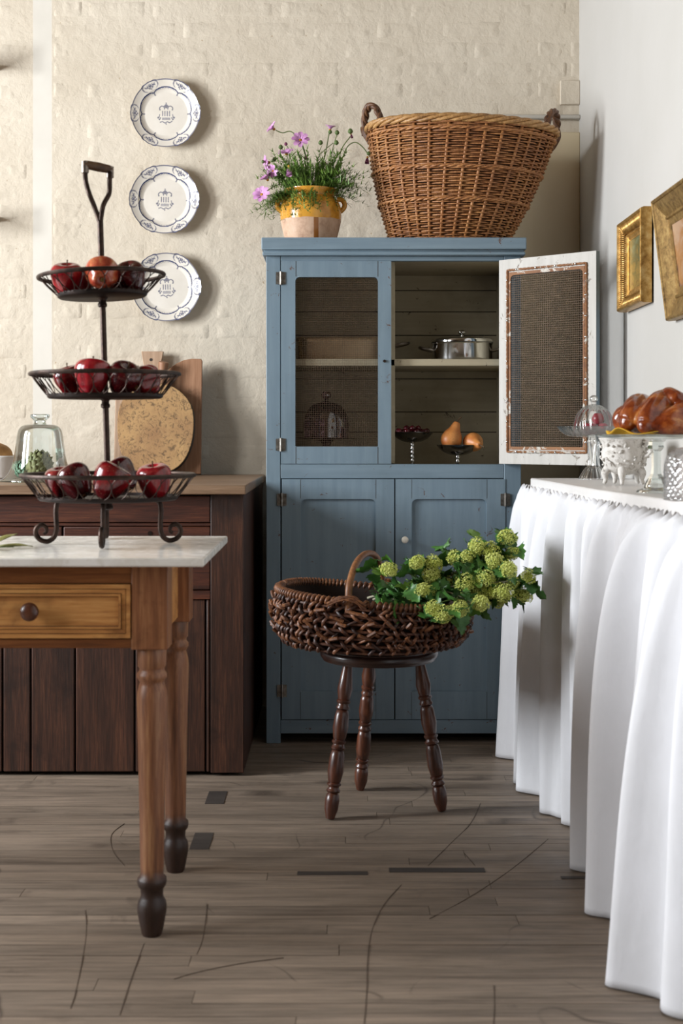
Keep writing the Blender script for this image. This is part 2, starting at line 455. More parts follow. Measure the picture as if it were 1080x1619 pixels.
# ------------------------------------------------------------------ mesh builder
class MB:
    def __init__(s):
        s.v, s.f, s.mi = [], [], []
    def face(s, idx, mi=0):
        s.f.append(tuple(idx)); s.mi.append(mi)
    def box(s, x0, x1, y0, y1, z0, z1, mi=0):
        b = len(s.v)
        s.v += [(x0, y0, z0), (x1, y0, z0), (x1, y1, z0), (x0, y1, z0), (x0, y0, z1), (x1, y0, z1), (x1, y1, z1), (x0, y1, z1)]
        for q in ((0, 3, 2, 1), (4, 5, 6, 7), (0, 1, 5, 4), (1, 2, 6, 5), (2, 3, 7, 6), (3, 0, 4, 7)):
            s.face([b + i for i in q], mi)
        return s
    def tube(s, pts, rad, n=8, closed=False, mi=0, flat=1.0, up=None):
        P = [Vector(p) for p in pts]
        N = len(P)
        rr = rad if isinstance(rad, (list, tuple)) else [rad] * N
        T = []
        for i in range(N):
            a = P[(i - 1) % N] if (closed or i > 0) else P[i]
            c = P[(i + 1) % N] if (closed or i < N - 1) else P[i]
            d = c - a
            T.append(d.normalized() if d.length > 1e-9 else Vector((0, 0, 1)))
        u = Vector(up) if up else (Vector((0, 0, 1)) if abs(T[0].z) < 0.9 else Vector((1, 0, 0)))
        b = len(s.v)
        for i in range(N):
            u = u - T[i] * u.dot(T[i])
            if u.length < 1e-6:
                u = Vector((1, 0, 0)) - T[i] * T[i].x
            u.normalize()
            w_ = T[i].cross(u)
            for k in range(n):
                a = 2 * PI * k / n
                q = P[i] + (u * math.cos(a) * flat + w_ * math.sin(a)) * rr[i]
                s.v.append(tuple(q))
        for i in range(N if closed else N - 1):
            i2 = (i + 1) % N
            for k in range(n):
                k2 = (k + 1) % n
                s.face((b + i * n + k, b + i * n + k2, b + i2 * n + k2, b + i2 * n + k), mi)
        if not closed:
            s.face([b + k for k in reversed(range(n))], mi)
            s.face([b + (N - 1) * n + k for k in range(n)], mi)
        return s
    def lathe(s, prof, n=24, c=(0, 0, 0), mi=0, rfun=None, sx=1, sy=1, top=None):
        b = len(s.v)
        ring = []
        for (r, z) in prof:
            if r < 1e-6:
                ring.append([len(s.v)]); s.v.append((c[0], c[1], c[2] + z)); continue
            ids = []
            for k in range(n):
                a = 2 * PI * k / n
                q = rfun(r, z, a) if rfun else r
                ids.append(len(s.v))
                s.v.append((c[0] + sx * q * math.cos(a), c[1] + sy * q * math.sin(a), c[2] + z))
            ring.append(ids)
        for i in range(len(ring) - 1):
            A, B = ring[i], ring[i + 1]
            for k in range(n):
                k2 = (k + 1) % n
                if len(A) == 1 and len(B) == 1:
                    continue
                if len(A) == 1:
                    s.face((A[0], B[k2], B[k]), mi)
                elif len(B) == 1:
                    s.face((A[k], A[k2], B[0]), mi)
                else:
                    s.face((A[k], A[k2], B[k2], B[k]), mi)
        return s
    def prism(s, loop, y0, y1, mi=0, mi_back=None, mi_side=None):
        """outline in x,z (counter-clockwise seen from -y), thickness along y"""
        b = len(s.v); n = len(loop)
        s.v += [(x, y0, z) for x, z in loop] + [(x, y1, z) for x, z in loop]
        s.face([b + i for i in range(n)], mi)
        s.face([b + n + i for i in reversed(range(n))], mi if mi_back is None else mi_back)
        for i in range(n):
            j = (i + 1) % n
            s.face((b + i, b + n + i, b + n + j, b + j), mi if mi_side is None else mi_side)
        return s
    def ringplate(s, outer, inner, y0, y1, mi=0, mi_back=None, mi_side=None):
        """rectangle (x0,x1,z0,z1) with a rounded-rectangle hole (x0,x1,z0,z1,r_top,r_bottom)"""
        x0, x1, z0, z1 = outer
        a0, a1, c0, c1, rt, rb = inner
        hole, out = [], []
        for (cx, cz, r, st, ox, oz) in ((a0, c0, rb, PI, x0, z0), (a1, c0, rb, 1.5 * PI, x1, z0), (a1, c1, rt, 0, x1, z1), (a0, c1, rt, 0.5 * PI, x0, z1)):
            sx_ = 1 if cx == a0 else -1
            sz_ = 1 if cz == c0 else -1
            hole.append([(cx + sx_ * r + r * math.cos(st + PI / 2 * t / 4), cz + sz_ * r + r * math.sin(st + PI / 2 * t / 4)) for t in range(5)])
            out.append((ox, oz))
        def lay(y, flip, m_):
            b = len(s.v)
            ids_o = []
            for p in out:
                ids_o.append(len(s.v)); s.v.append((p[0], y, p[1]))
            ids_h = []
            for h in hole:
                row = []
                for p in h:
                    row.append(len(s.v)); s.v.append((p[0], y, p[1]))
                ids_h.append(row)
            for k in range(4):
                k2 = (k + 1) % 4
                for t in range(4):
                    q = (ids_o[k], ids_h[k][t + 1], ids_h[k][t])
                    s.face(q if flip else q[::-1], m_)
                q = (ids_o[k], ids_o[k2], ids_h[k2][0], ids_h[k][4])
                s.face(q[::-1] if flip else q, m_)
            return ids_o, [i for r in ids_h for i in r]
        of, hf = lay(y0, False, mi)
        ob, hb = lay(y1, True, mi if mi_back is None else mi_back)
        ms = mi if mi_side is None else mi_side
        for k in range(4):
            k2 = (k + 1) % 4
            s.face((of[k], ob[k], ob[k2], of[k2]), ms)
        for k in range(20):
            k2 = (k + 1) % 20
            s.face((hf[k], hf[k2], hb[k2], hb[k]), ms)
        return s
    def grid(s, fn, nu, nv, cu=False, cv=False, mi=0):
        b = len(s.v)
        for i in range(nu):
            for j in range(nv):
                s.v.append(tuple(fn(i, j)))
        for i in range(nu if cu else nu - 1):
            for j in range(nv if cv else nv - 1):
                i2, j2 = (i + 1) % nu, (j + 1) % nv
                s.face((b + i * nv + j, b + i2 * nv + j, b + i2 * nv + j2, b + i * nv + j2), mi)
        return s
    def xf(s, M, start=0):
        for i in range(start, len(s.v)):
            s.v[i] = tuple(M @ Vector(s.v[i]))
        return s
    def mesh(s, name, mats, off=(0, 0, 0), smooth=35):
        me = bpy.data.meshes.new(name)
        me.from_pydata([(x - off[0], y - off[1], z - off[2]) for x, y, z in s.v], [], s.f)
        for mt in (mats if isinstance(mats, (list, tuple)) else [mats]):
            me.materials.append(mt)
        if any(s.mi):
            me.polygons.foreach_set('material_index', s.mi)
        if smooth:
            me.polygons.foreach_set('use_smooth', [True] * len(me.polygons))
            if smooth < 180:
                me.set_sharp_from_angle(angle=math.radians(smooth))
        me.update()
        return me

LOC = {}
def thing(name, label, cat, loc=(0, 0, 0), group=None, rot=(0, 0, 0)):
    o = bpy.data.objects.new(name, None)
    COL.objects.link(o)
    o.empty_display_size = 0.05
    o.location = loc
    o.rotation_euler = rot
    o['label'] = label; o['category'] = cat
    if group: o['group'] = group
    LOC[o.name] = tuple(loc)
    return o
def part(name, mb, mats, parent=None, bevel=0, smooth=35, local=False, seg=2, recalc=False):
    off = (0, 0, 0) if (local or parent is None) else LOC.get(parent.name, (0, 0, 0))
    me = mb if isinstance(mb, bpy.types.Mesh) else mb.mesh(name, mats, off, smooth)
    if recalc:
        bm = bmesh.new(); bm.from_mesh(me); bmesh.ops.recalc_face_normals(bm, faces=bm.faces); bm.to_mesh(me); bm.free()
    o = bpy.data.objects.new(name, me)
    COL.objects.link(o)
    if parent is not None:
        o.parent = parent
        LOC[o.name] = off
    if bevel:
        b = o.modifiers.new('edges', 'BEVEL'); b.width = bevel; b.segments = seg; b.limit_method = 'ANGLE'; b.angle_limit = math.radians(40)
    return o
def tag(o, label, cat, group=None):
    o['label'] = label; o['category'] = cat
    if group: o['group'] = group
    return o
def struct(name, mb, mats, parent=None, bevel=0, smooth=35):
    o = part(name, mb, mats, parent, bevel, smooth)
    if parent is None:
        o['kind'] = 'structure'
    return o
def stuff(o):
    o['kind'] = 'stuff'
    return o
def dup(root, loc=None, rot=None, label=None, scale=None):
    r = root.copy(); COL.objects.link(r)
    if loc is not None: r.location = loc
    if rot is not None: r.rotation_euler = rot
    if scale is not None: r.scale = scale
    if label: r['label'] = label
    for ch in list(root.children):
        c = ch.copy(); COL.objects.link(c); c.parent = r
        for g in list(ch.children):
            d = g.copy(); COL.objects.link(d); d.parent = c
    return r
def at(px, py, Y):
    """a point of the kitchen Y metres from the lens wall, measured off the photograph"""
    return Vector(((px - 535) * Y / 2100, Y, 1.03 - (py - 684) * Y / 2100))
def bez(p0, p1, p2, p3, n):
    out = []
    for i in range(n + 1):
        t = i / n; u = 1 - t
        out.append(Vector(p0) * u ** 3 + Vector(p1) * 3 * u * u * t + Vector(p2) * 3 * u * t * t + Vector(p3) * t ** 3)
    return out
def crom(pts, n=6, closed=False):
    """smooth curve through the points"""
    P = [Vector(p) for p in pts]; out = []; N = len(P)
    for i in range(N if closed else N - 1):
        g = lambda k: P[k % N] if closed else P[max(0, min(N - 1, k))]
        a, b, c, d = g(i - 1), g(i), g(i + 1), g(i + 2)
        for k in range(n):
            t = k / n
            out.append(0.5 * ((2 * b) + (c - a) * t + (2 * a - 5 * b + 4 * c - d) * t * t + (3 * b - a - 3 * c + d) * t ** 3))
    if not closed: out.append(P[-1])
    return out
def smoothprof(prof, n=4):
    return [(max(0, p.x), p.y) for p in crom([(r, z, 0) for r, z in prof], n)]
# ================================================================== the room
YW = 5.0            # face of the painted masonry
XR = 0.907          # face of the right wall
# ---- floor: narrow strip boards running across the view
fl = struct('floor', MB().box(-3.9, XR + 0.1, -3.0, 5.3, -0.06, -0.008), FLOORW)
LENS = (0.7, 1.0, 1.4, 1.9, 2.5)
board_me = [MB().box(0, L - 0.0012, 0, 0.0538, -0.009, 0).mesh('floor_board', FLOORW, (0, 0, 0), 0) for L in LENS]
for row in range(60):
    y = 1.85 + row * 0.0548
    x = -2.3 - R.random() * 0.8
    while x < XR:
        k = R.choice((0, 1, 2, 2, 3, 3, 4, 4))
        o = bpy.data.objects.new('floor_board', board_me[k])
        COL.objects.link(o); o.parent = fl
        o.location = (x, y, R.uniform(-0.0007, 0.0003))
        x += LENS[k]
# dark repairs let into the boards
for (px, py, wd, dp) in ((342, 1261, 0.052, 0.125), (319, 1330, 0.048, 0.135), (526, 1381, 0.165, 0.022), (691, 1376, 0.225, 0.030), (925, 1388, 0.11, 0.018)):
    Y = 1.03 * 2100 / (py - 684)
    c = at(px, py, Y)
    o = part('floor_patch', MB().box(-wd / 2, wd / 2, -dp / 2, dp / 2, -0.006, 0.0014), FLOORD, fl, local=True)
    o.location = (c.x, c.y, 0)

# long scratches worn into the boards
def scratch(pts, ox, oy, scl, wd):
    P_ = []
    for (px, py) in pts:
        py = oy + py / scl; px = ox + px / scl
        P_.append(at(px, py, 1.03 * 2100 / (py - 684)))
    P_ = crom(P_, 6)
    wd *= 0.65
    mb = MB()
    for i, p in enumerate(P_):
        a, c = P_[max(0, i - 1)], P_[min(len(P_) - 1, i + 1)]
        d = (c - a); d.z = 0; d.normalize()
        s_ = Vector((-d.y, d.x, 0)) * wd * (0.5 if 0 < i < len(P_) - 1 else 0.1) * R.uniform(0.5, 1.1)
        for z in (-0.002, 0.0009):
            mb.v.append((p.x + s_.x, p.y + s_.y, z)); mb.v.append((p.x - s_.x, p.y - s_.y, z))
    for i in range(len(P_) - 1):
        b0 = i * 4
        mb.face((b0 + 2, b0 + 3, b0 + 7, b0 + 6)); mb.face((b0, b0 + 2, b0 + 6, b0 + 4)); mb.face((b0 + 3, b0 + 1, b0 + 5, b0 + 7))
    part('scratch', mb, SCRATCH, fl)
SCRATCH = m_plain('worn_scratch', '3d3127', '4f4034', 60, 0.8)
for pts, wd in ((((437, 445), (385, 505), (352, 575), (338, 660), (335, 760), (326, 870)), 0.0022), (((709, 740), (711, 790), (708, 870)), 0.003), (((670, 205), (640, 265), (575, 330), (515, 390)), 0.0016), (((870, 310), (760, 400), (640, 480), (520, 545)), 0.0013), (((620, 350), (655, 390)), 0.002)):
    scratch(pts, 400, 1160, 1.862, wd)
for pts, wd in ((((632, 480), (620, 580), (600, 635)), 0.0018), (((865, 645), (720, 665), (600, 690), (530, 710)), 0.0014), (((260, 500), (262, 580), (235, 730), (215, 800)), 0.0011), (((440, 600), (400, 710), (365, 820)), 0.0013), (((380, 235), (340, 270), (345, 320), (380, 365)), 0.0013)):
    scratch(pts, 0, 1180, 1.9286, wd)

# ---- back wall: masonry bricks under thick limewash
def brick_mesh(L, H, seed):
    rr = random.Random(seed)
    mb = MB()
    nu, nv = 13, 6
    tx, tz = rr.uniform(-0.006, 0.006), rr.uniform(-0.02, 0.02)
    def fn(i, j):
        u, v = i / (nu - 1), j / (nv - 1)
        edge = min(min(u, 1 - u) * L, min(v, 1 - v) * H)
        d = min(1.0, edge / 0.009)
        lump = noise.noise(Vector((u * 4 + seed * 7.3, v * 2.2, seed))) * 0.0035 + noise.noise(Vector((u * 11 + seed, v * 5, seed * 3.1))) * 0.0018
        y = 0.0052 - d * 0.0060 - lump * d + tx * (u - 0.5) * d + tz * (v - 0.5) * d * 0.2
        return (u * L + noise.noise(Vector((v * 6, seed, 2))) * 0.003, y, v * H + noise.noise(Vector((u * 5, seed, 9))) * 0.003)
    mb.grid(fn, nu, nv)
    # a body behind the face so that the brick is a solid
    mb.box(0.004, L - 0.004, 0.0035, 0.02, 0.004, H - 0.004)
    return mb.mesh('brick', LIME, (0, 0, 0), 60)
BR = [brick_mesh(0.238, 0.0725, k) for k in range(9)]
BRH = [brick_mesh(0.118, 0.0725, 20 + k) for k in range(3)]
wb = struct('wall_back', MB().box(-1.0786, XR + 0.02, YW, YW + 0.15, -0.06, 3.3), LIME)
def lay(parent, x0, x1, k, yface, first=0.0):
    z = 1.300 + k * 0.0757
    x = x0 - first
    while x < x1 - 0.02:
        half = (x + 0.238 > x1 + 0.02) or (x < x0 - 0.001)
        me = R.choice(BRH) if half else R.choice(BR)
        if x < x0 - 0.001: x = x0
        o = bpy.data.objects.new('brick', me)
        COL.objects.link(o); o.parent = parent
        o.location = (x, yface + R.uniform(-0.0012, 0.0030), z)
        x += (0.118 if half else 0.238) + 0.005
for k in range(-7, 19):
    z = 1.300 + k * 0.0757
    off = (0.0, 0.12, 0.06, 0.16)[k % 4] if k % 5 else 0.03
    if z > 2.2:
        lay(wb, -1.0786, XR, k, YW, off)
    elif z > 1.58:
        lay(wb, -1.0786, 0.62, k, YW, off)
    else:
        lay(wb, -1.0786, -0.06, k, YW, off)
for k in range(-17, -7):
    lay(wb, -0.45, -0.12, k, YW, (0.0, 0.12)[k % 2])
# smooth render in the right corner, under a ledge with a soldier course above it
struct('trim_1', MB().box(0.50, XR, YW - 0.016, YW, -0.06, 2.158), CREAM, None, 0.003)
struct('trim_2', MB().box(0.30, XR, YW - 0.026, YW, 2.205, 2.222), WHITEPL, None, 0.004)
struct('trim_3', MB().box(0.833, XR, YW - 0.018, YW, 2.262, 2.352), LIME, None, 0.003)
# ---- splayed reveal and the deeper wall at the left
mb = MB()
x1, y1, x0, y0 = -1.0786, YW, -1.157, 5.032
b = len(mb.v)
mb.v += [(x1, y1, -0.06), (x0, y0, -0.06), (x0, y0 + 0.12, -0.06), (x1, y1 + 0.24, -0.06), (x1, y1, 3.3), (x0, y0, 3.3), (x0, y0 + 0.12, 3.3), (x1, y1 + 0.24, 3.3)]
for q in ((0, 1, 5, 4), (1, 2, 6, 5), (2, 3, 7, 6), (3, 0, 4, 7), (4, 5, 6, 7), (0, 3, 2, 1)):
    mb.face(q)
struct('wall_reveal', mb, WHITEPL)
wa = struct('wall_alcove', MB().box(-3.95, -1.156, 5.032, 5.27, -0.06, 3.3), LIME)
for k in range(-6, 19):
    lay(wa, -1.66, -1.158, k, 5.032, (0.0, 0.12)[k % 2])
# ---- right wall, ceiling, the walls with the windows that light the room
struct('wall_right', MB().box(XR, XR + 0.12, -3.0, YW + 0.15, -0.06, 3.3), PLASTER)
struct('ceiling', MB().box(-3.95, XR + 0.12, -3.1, 5.27, 3.3, 3.4), DIM)
struct('wall_front', MB().box(-3.95, XR + 0.12, -3.12, -3.0, -0.06, 3.3), DIM)
wl = MB()
XL0, XL1 = -3.95, -3.8
for (ya, yb, za, zb) in ((-3.0, 1.0, -0.06, 3.3), (2.1, 2.46, -0.06, 3.3), (3.54, 5.27, -0.06, 3.3), (1.0, 2.1, -0.06, 1.0), (1.0, 2.1, 2.9, 3.3), (2.46, 3.54, -0.06, 1.05), (2.46, 3.54, 2.85, 3.3)):
    wl.box(XL0, XL1, ya, yb, za, zb)
struct('wall_left', wl, DIM)
for i, (ya, yb, za, zb) in enumerate(((1.0, 2.1, 1.0, 2.9), (2.46, 3.54, 1.05, 2.85))):
    wm = MB()
    for (a, b_, c_, d_) in ((ya, ya + 0.04, za, zb), (yb - 0.04, yb, za, zb), (ya, yb, za, za + 0.04), (ya, yb, zb - 0.04, zb)):
        wm.box(-3.85, -3.79, a, b_, c_, d_)
    struct('window_%d' % (i + 1), wm, TOPW)

# ================================================================== blue food cupboard
k = 4.4 / 2100
zc = lambda y: 1.03 + (684 - y) * k
xc = lambda x: (x - 535) * k
YF = 4.40
cab = thing('food_cupboard', 'tall blue painted cupboard with wire screen doors standing against the back wall', 'cupboard', (0.183, YF, 0))
part('cornice', MB().box(xc(414), xc(831), YF - 0.026, 4.89, zc(396), zc(377)).box(xc(417), xc(828), YF - 0.018, 4.885, zc(399), zc(396)).box(xc(415.5), xc(829.5), YF - 0.022, 4.887, zc(405), zc(399)), BLUEH, cab, 0.004)
part('side_panel', MB().box(xc(421), xc(421) + 0.02, YF + 0.02, 4.87, 0.0, zc(405)), BLUE, cab)
part('side_panel', MB().box(xc(824) - 0.02, xc(824), YF + 0.02, 4.87, 0.0, zc(405)), BLUE, cab)
part('stile', MB().box(xc(421), xc(443.5), YF, YF + 0.022, 0.0, zc(405)), BLUE, cab, 0.002)
part('stile', MB().box(xc(797), xc(824), YF, YF + 0.022, 0.0, zc(405)), BLUE, cab, 0.002)
part('stile', MB().box(xc(618), xc(625), YF + 0.024, YF + 0.05, zc(733), zc(412)), INNER, cab, 0.002)
for (a, b_) in ((412.5, 405), (756.5, 734), (1160, 1138)):
    part('rail', MB().box(xc(443.5), xc(797), YF + 0.001, YF + 0.022, zc(a), zc(b_)), BLUEH, cab, 0.002)
prev = zc(745)
for zt in (1.03, 1.104, 1.225, 1.384, 1.47, 1.548, 1.66):
    part('back_board', MB().box(xc(424), xc(821), 4.858 + R.uniform(0, 0.003), 4.87, prev + 0.0035, zt), INNER, cab)
    prev = zt
part('gap_dark_sheet', MB().box(xc(424), xc(821), 4.8705, 4.878, 0.03, 1.62), DARKEDGE, cab)  # dark sheet added so no lit wall shows through the board gaps
part('shelf', MB().box(xc(431), xc(814), YF + 0.024, 4.858, zc(578), zc(567)), INNER, cab, 0.002)
part('cupboard_floor', MB().box(xc(431), xc(814), YF + 0.022, 4.858, 0.885, 0.905), INNER, cab)
part('cupboard_floor', MB().box(xc(431), xc(814), YF + 0.022, 4.858, 0.04, 0.06), INNER, cab)
part('inner_shell', MB().box(xc(431), xc(431) + 0.006, YF + 0.03, 4.858, 0.905, 1.61).box(xc(814) - 0.006, xc(814), YF + 0.03, 4.858, 0.905, 1.61).box(xc(431), xc(814), YF + 0.03, 4.858, 1.604, 1.612), INNER, cab)

def wires(x0, x1, z0, z1, y, step=0.0072, r=0.00042):
    mb = MB()
    n = int((x1 - x0) / step)
    for i in range(n + 1):
        x = x0 + (x1 - x0) * i / n
        mb.box(x - r, x + r, y - r, y + r, z0, z1)
    n = int((z1 - z0) / step)
    for i in range(n + 1):
        z = z0 + (z1 - z0) * i / n
        mb.box(x0, x1, y - r, y + r, z - r, z + r)
    return mb
def hinge(parent, x, z, y, local=False):
    mb = MB().box(x - 0.016, x - 0.003, y - 0.002, y, z - 0.02, z + 0.02).box(x + 0.003, x + 0.016, y - 0.002, y, z - 0.02, z + 0.02)
    mb.tube([(x, y - 0.003, z - 0.022), (x, y - 0.003, z + 0.022)], 0.0042, 8)
    for dx in (-0.010, 0.010):
        for dz in (-0.012, 0.012):
            mb.tube([(x + dx, y - 0.003, z + dz), (x + dx, y - 0.001, z + dz)], 0.002, 6)
    return part('hinge', mb, HINGE, parent, local=local)

# upper left door, shut
YD = YF - 0.002
d1 = part('door', MB().ringplate((xc(444.3), xc(618.5), zc(733.3), zc(412.8)), (xc(467), xc(598), zc(706), zc(438), 0.014, 0.003), YD, YD + 0.022), BLUE, cab, 0.0015)
d1['label'] = 'shut screen door'
stuff(part('wire_screen', wires(xc(464), xc(601), zc(709), zc(435), YD + 0.018), WIRE, d1))
for (xa, xb) in ((467.6, 468.4), (597.2, 598)):
    for (lo, hi) in ((733, 706.5), (437.5, 413)):
        part('joint', MB().box(xc(xa), xc(xb), YD - 0.0004, YD + 0.001, zc(lo), zc(hi)), DARKEDGE, d1)
part('keyhole', MB().lathe([(0, 0), (0.005, 0), (0.005, 0.003), (0, 0.003)], 10, (0, 0, 0)).xf(Matrix.Translation((xc(608), YD - 0.001, zc(571))) @ Matrix.Rotation(PI / 2, 4, 'X')), IRON, d1)
for zz in (440, 703):
    hinge(cab, xc(444), zc(zz), YD)
# lower pair of doors with sunk panels
for (x0, x1, a0, a1) in ((445.5, 623.3, 475.5, 594), (625.2, 799, 651, 769.5)):
    d = part('door', MB().ringplate((xc(x0), xc(x1), zc(1137), zc(757.5)), (xc(a0), xc(a1), zc(1093), zc(789), 0.018, 0.002), YD, YD + 0.022), BLUE, cab, 0.002)
    part('panel', MB().box(xc(a0) - 0.01, xc(a1) + 0.01, YD + 0.009, YD + 0.018, zc(1095), zc(787)), BLUE, d)
    for xj in (xc(a0) - 0.001, xc(a1)):
        for (lo, hi) in ((1137, 1094), (788, 758)):
            part('joint', MB().box(xj, xj + 0.001, YD - 0.0004, YD + 0.001, zc(lo), zc(hi)), DARKEDGE, d)
    if x0 > 600:
        kn = MB().lathe(smoothprof([(0.004, 0), (0.004, 0.006), (0.0105, 0.01), (0.0115, 0.016), (0.007, 0.021), (0, 0.022)], 3), 16)
        kn.xf(Matrix.Translation((xc(640), YD, zc(853))) @ Matrix.Rotation(PI / 2, 4, 'X'))
        part('knob', kn, PORCELAIN, d)['label'] = 'small white china knob'
for (x, y) in ((445.5, 790), (446, 1092), (799, 790), (799, 1092)):
    hinge(cab, xc(x), zc(y), YD)
# upper right door, swung wide open: modelled shut about its hinge line, then turned
Wd = 0.3625
d2 = part('door', MB().ringplate((-Wd, 0, zc(733), zc(412.8)), (-Wd + 0.046, -0.046, zc(706), zc(438), 0.014, 0.003), 0, 0.022, 0, 1, 0), [BLUE, CHIPW], cab, 0.0015, local=True)
d2['label'] = 'open screen door with chipped white inner face'
stuff(part('wire_screen', wires(-Wd + 0.040, -0.040, zc(710), zc(434), 0.0215), WIRE, d2, local=True))
rb = MB().ringplate((-Wd + 0.0395, -0.0395, zc(710.5), zc(433.5)), (-Wd + 0.0465, -0.0465, zc(705.7), zc(438.3), 0.012, 0.004), 0.0222, 0.0245)
part('screen_strip', rb, RUST, d2, 0.001, local=True)
loop = crom([(-Wd + 0.034, 0.026, zc(714)), (-0.034, 0.026, zc(714)), (-0.034, 0.026, zc(430)), (-Wd + 0.034, 0.026, zc(430))], 1, True)
rope = []
corner = [(-Wd + 0.034, zc(714)), (-0.034, zc(714)), (-0.034, zc(430)), (-Wd + 0.034, zc(430))]
rad = []
for i in range(4):
    a, b_ = corner[i], corner[(i + 1) % 4]
    n_ = 40 if i % 2 == 0 else 80
    for t in range(n_):
        u = t / n_
        rope.append((a[0] + (b_[0] - a[0]) * u, 0.0245, a[1] + (b_[1] - a[1]) * u))
        rad.append(0.0033 + (0.0011 if t % 2 else 0))
part('rusty_bead', MB().tube(rope, rad, 8, True), RUST, d2, local=True)
tack_me = MB().lathe([(0, 0.003), (0.003, 0.001), (0.0035, -0.002)], 8).mesh('tack', STEEL)
for i in range(4):
    a, b_ = corner[i], corner[(i + 1) % 4]
    n_ = 4 if i % 2 == 0 else 9
    for t in range(n_):
        u = (t + 0.5) / n_
        o = part('tack', tack_me, None, d2, local=True)
        o.location = (a[0] + (b_[0] - a[0]) * u, 0.0290, a[1] + (b_[1] - a[1]) * u)
        o.rotation_euler = (-PI / 2, 0, 0)
d2.location = (xc(795) + 0.0 - 0.183, -0.001, 0)
d2.rotation_euler = (0, 0, math.radians(139.2))

# ---- inside the cupboard
ZS = zc(567)                      # shelf top
ZF = 0.905                        # cupboard floor
def loop_handle(x, y, z, sgn, reach=0.042, half=0.03, r=0.0045):
    return MB().tube(crom([(x - sgn * 0.004, y - half, z), (x + sgn * reach * 0.5, y - half, z + 0.006), (x + sgn * reach, y - half * 0.55, z + 0.012), (x + sgn * reach, y + half * 0.55, z + 0.012), (x + sgn * reach * 0.5, y + half, z + 0.006), (x - sgn * 0.004, y + half, z)], 5), r, 8)
px_, py_ = (730.5 - 535) * 0.0022, 4.62
t = thing('casserole', 'polished steel casserole with a lid on the shelf behind the open door', 'pan', (px_, py_, ZS))
part('pan_body', MB().lathe([(0, 0), (0.098, 0), (0.103, 0.004), (0.1045, 0.012), (0.1045, 0.060), (0.107, 0.064), (0.105, 0.067), (0.1, 0.066), (0.1, 0.05), (0, 0.05)], 48, (px_, py_, ZS)), STEEL, t)
part('lid', MB().lathe([(0.107, 0.0665), (0.1075, 0.074), (0.104, 0.079), (0.085, 0.083), (0.04, 0.086), (0, 0.087)], 48, (px_, py_, ZS)), STEEL, t, smooth=60)
part('lid_knob', MB().lathe(smoothprof([(0.005, 0.086), (0.005, 0.094), (0.0125, 0.100), (0.0125, 0.106), (0.006, 0.111), (0, 0.112)], 3), 20, (px_, py_, ZS)), STEEL, t)
for sg in (-1, 1):
    part('handle', loop_handle(px_ + sg * 0.104, py_, ZS + 0.038, sg), DSTEEL, t)
x0, x1 = xc(470) - 0.004, 0.188
t = thing('roasting_pan', 'long rectangular steel roasting pan on the shelf behind the shut wire door', 'pan', ((x0 + x1) / 2, 4.6, ZS))
mb = MB()
def rp(i, j):
    prof = [(0.9, 0.0), (0.97, 0.004), (1.0, 0.06), (1.02, 0.074), (1.035, 0.076), (1.02, 0.0775), (0.99, 0.074), (0.94, 0.006), (0.0, 0.005)][j]
    a = 2 * PI * i / 48
    c_, s_ = math.cos(a), math.sin(a)
    e = 0.28
    rx = (x1 - x0) / 2 * math.copysign(abs(c_) ** e, c_); ry = 0.11 * math.copysign(abs(s_) ** e, s_)
    return ((x0 + x1) / 2 + rx * prof[0], 4.6 + ry * prof[0], ZS + prof[1])
mb.grid(rp, 48, 9, True)
mb.face(list(range(0, 48 * 9, 9))[::-1])
part('pan_body', mb, STEELTAN, t, smooth=50)
for sg, xx in ((1, x1), (-1, x0 + 0.035)):
    if sg == 1:
        part('handle', loop_handle(xx + 0.002, 4.6, ZS + 0.052, 1, 0.05, 0.045, 0.005), DSTEEL, t)
# glass dome on a low stand, behind the wire
cx, cy = (516 - 535) * 0.00219, 4.6
t = thing('glass_cake_stand', 'low glass cake stand in the dark cupboard behind the shut wire door', 'cake stand', (cx, cy, ZF))
part('stand', MB().lathe(smoothprof([(0, 0), (0.055, 0.0), (0.056, 0.006), (0.02, 0.018), (0.012, 0.04), (0.014, 0.08), (0.03, 0.098), (0.095, 0.104), (0.096, 0.108), (0, 0.108)], 3), 32, (cx, cy, ZF)), GLASSP, t)
t = thing('glass_dome', 'mauve glass dome with a knob behind the shut wire door', 'dome', (cx, cy, ZF + 0.108))
part('dome', MB().lathe(smoothprof([(0.078, 0), (0.0785, 0.05), (0.07, 0.085), (0.05, 0.11), (0.02, 0.122), (0.008, 0.125)], 4), 40, (cx, cy, ZF + 0.109)), GLASSP, t, smooth=180)
part('knob', MB().lathe(smoothprof([(0.008, 0.124), (0.007, 0.132), (0.016, 0.14), (0.017, 0.15), (0.01, 0.158), (0, 0.159)], 3), 20, (cx, cy, ZF + 0.109)), GLASSP, t, smooth=180)
# two footed dishes
def compote(cx, cy, zr, rr, label):
    t = thing('footed_dish', label, 'dish', (cx, cy, ZF))
    h = zr - ZF
    part('bowl', MB().lathe(smoothprof([(0.008, h - 0.034), (0.03, h - 0.031), (0.055, h - 0.018), (rr, h), (rr + 0.001, h + 0.002), (rr - 0.003, h), (0.05, h - 0.014), (0.02, h - 0.026), (0, h - 0.027)], 3), 40, (cx, cy, ZF)), SILVER, t, smooth=60)
    prof = [(0, 0), (0.04, 0), (0.04, 0.004), (0.02, 0.012), (0.007, 0.02)]
    z = 0.02
    while z < h - 0.045:
        prof += [(0.0055, z + 0.002), (0.0085, z + 0.008), (0.0055, z + 0.014)]
        z += 0.014
    prof += [(0.006, h - 0.04), (0.011, h - 0.033)]
    part('stem', MB().lathe(prof, 20, (cx, cy, ZF)), STEEL, t, smooth=60)
    return t
compote(0.2535, 4.55, 1.030, 0.0715, 'tarnished silver footed dish heaped with dark cherries')
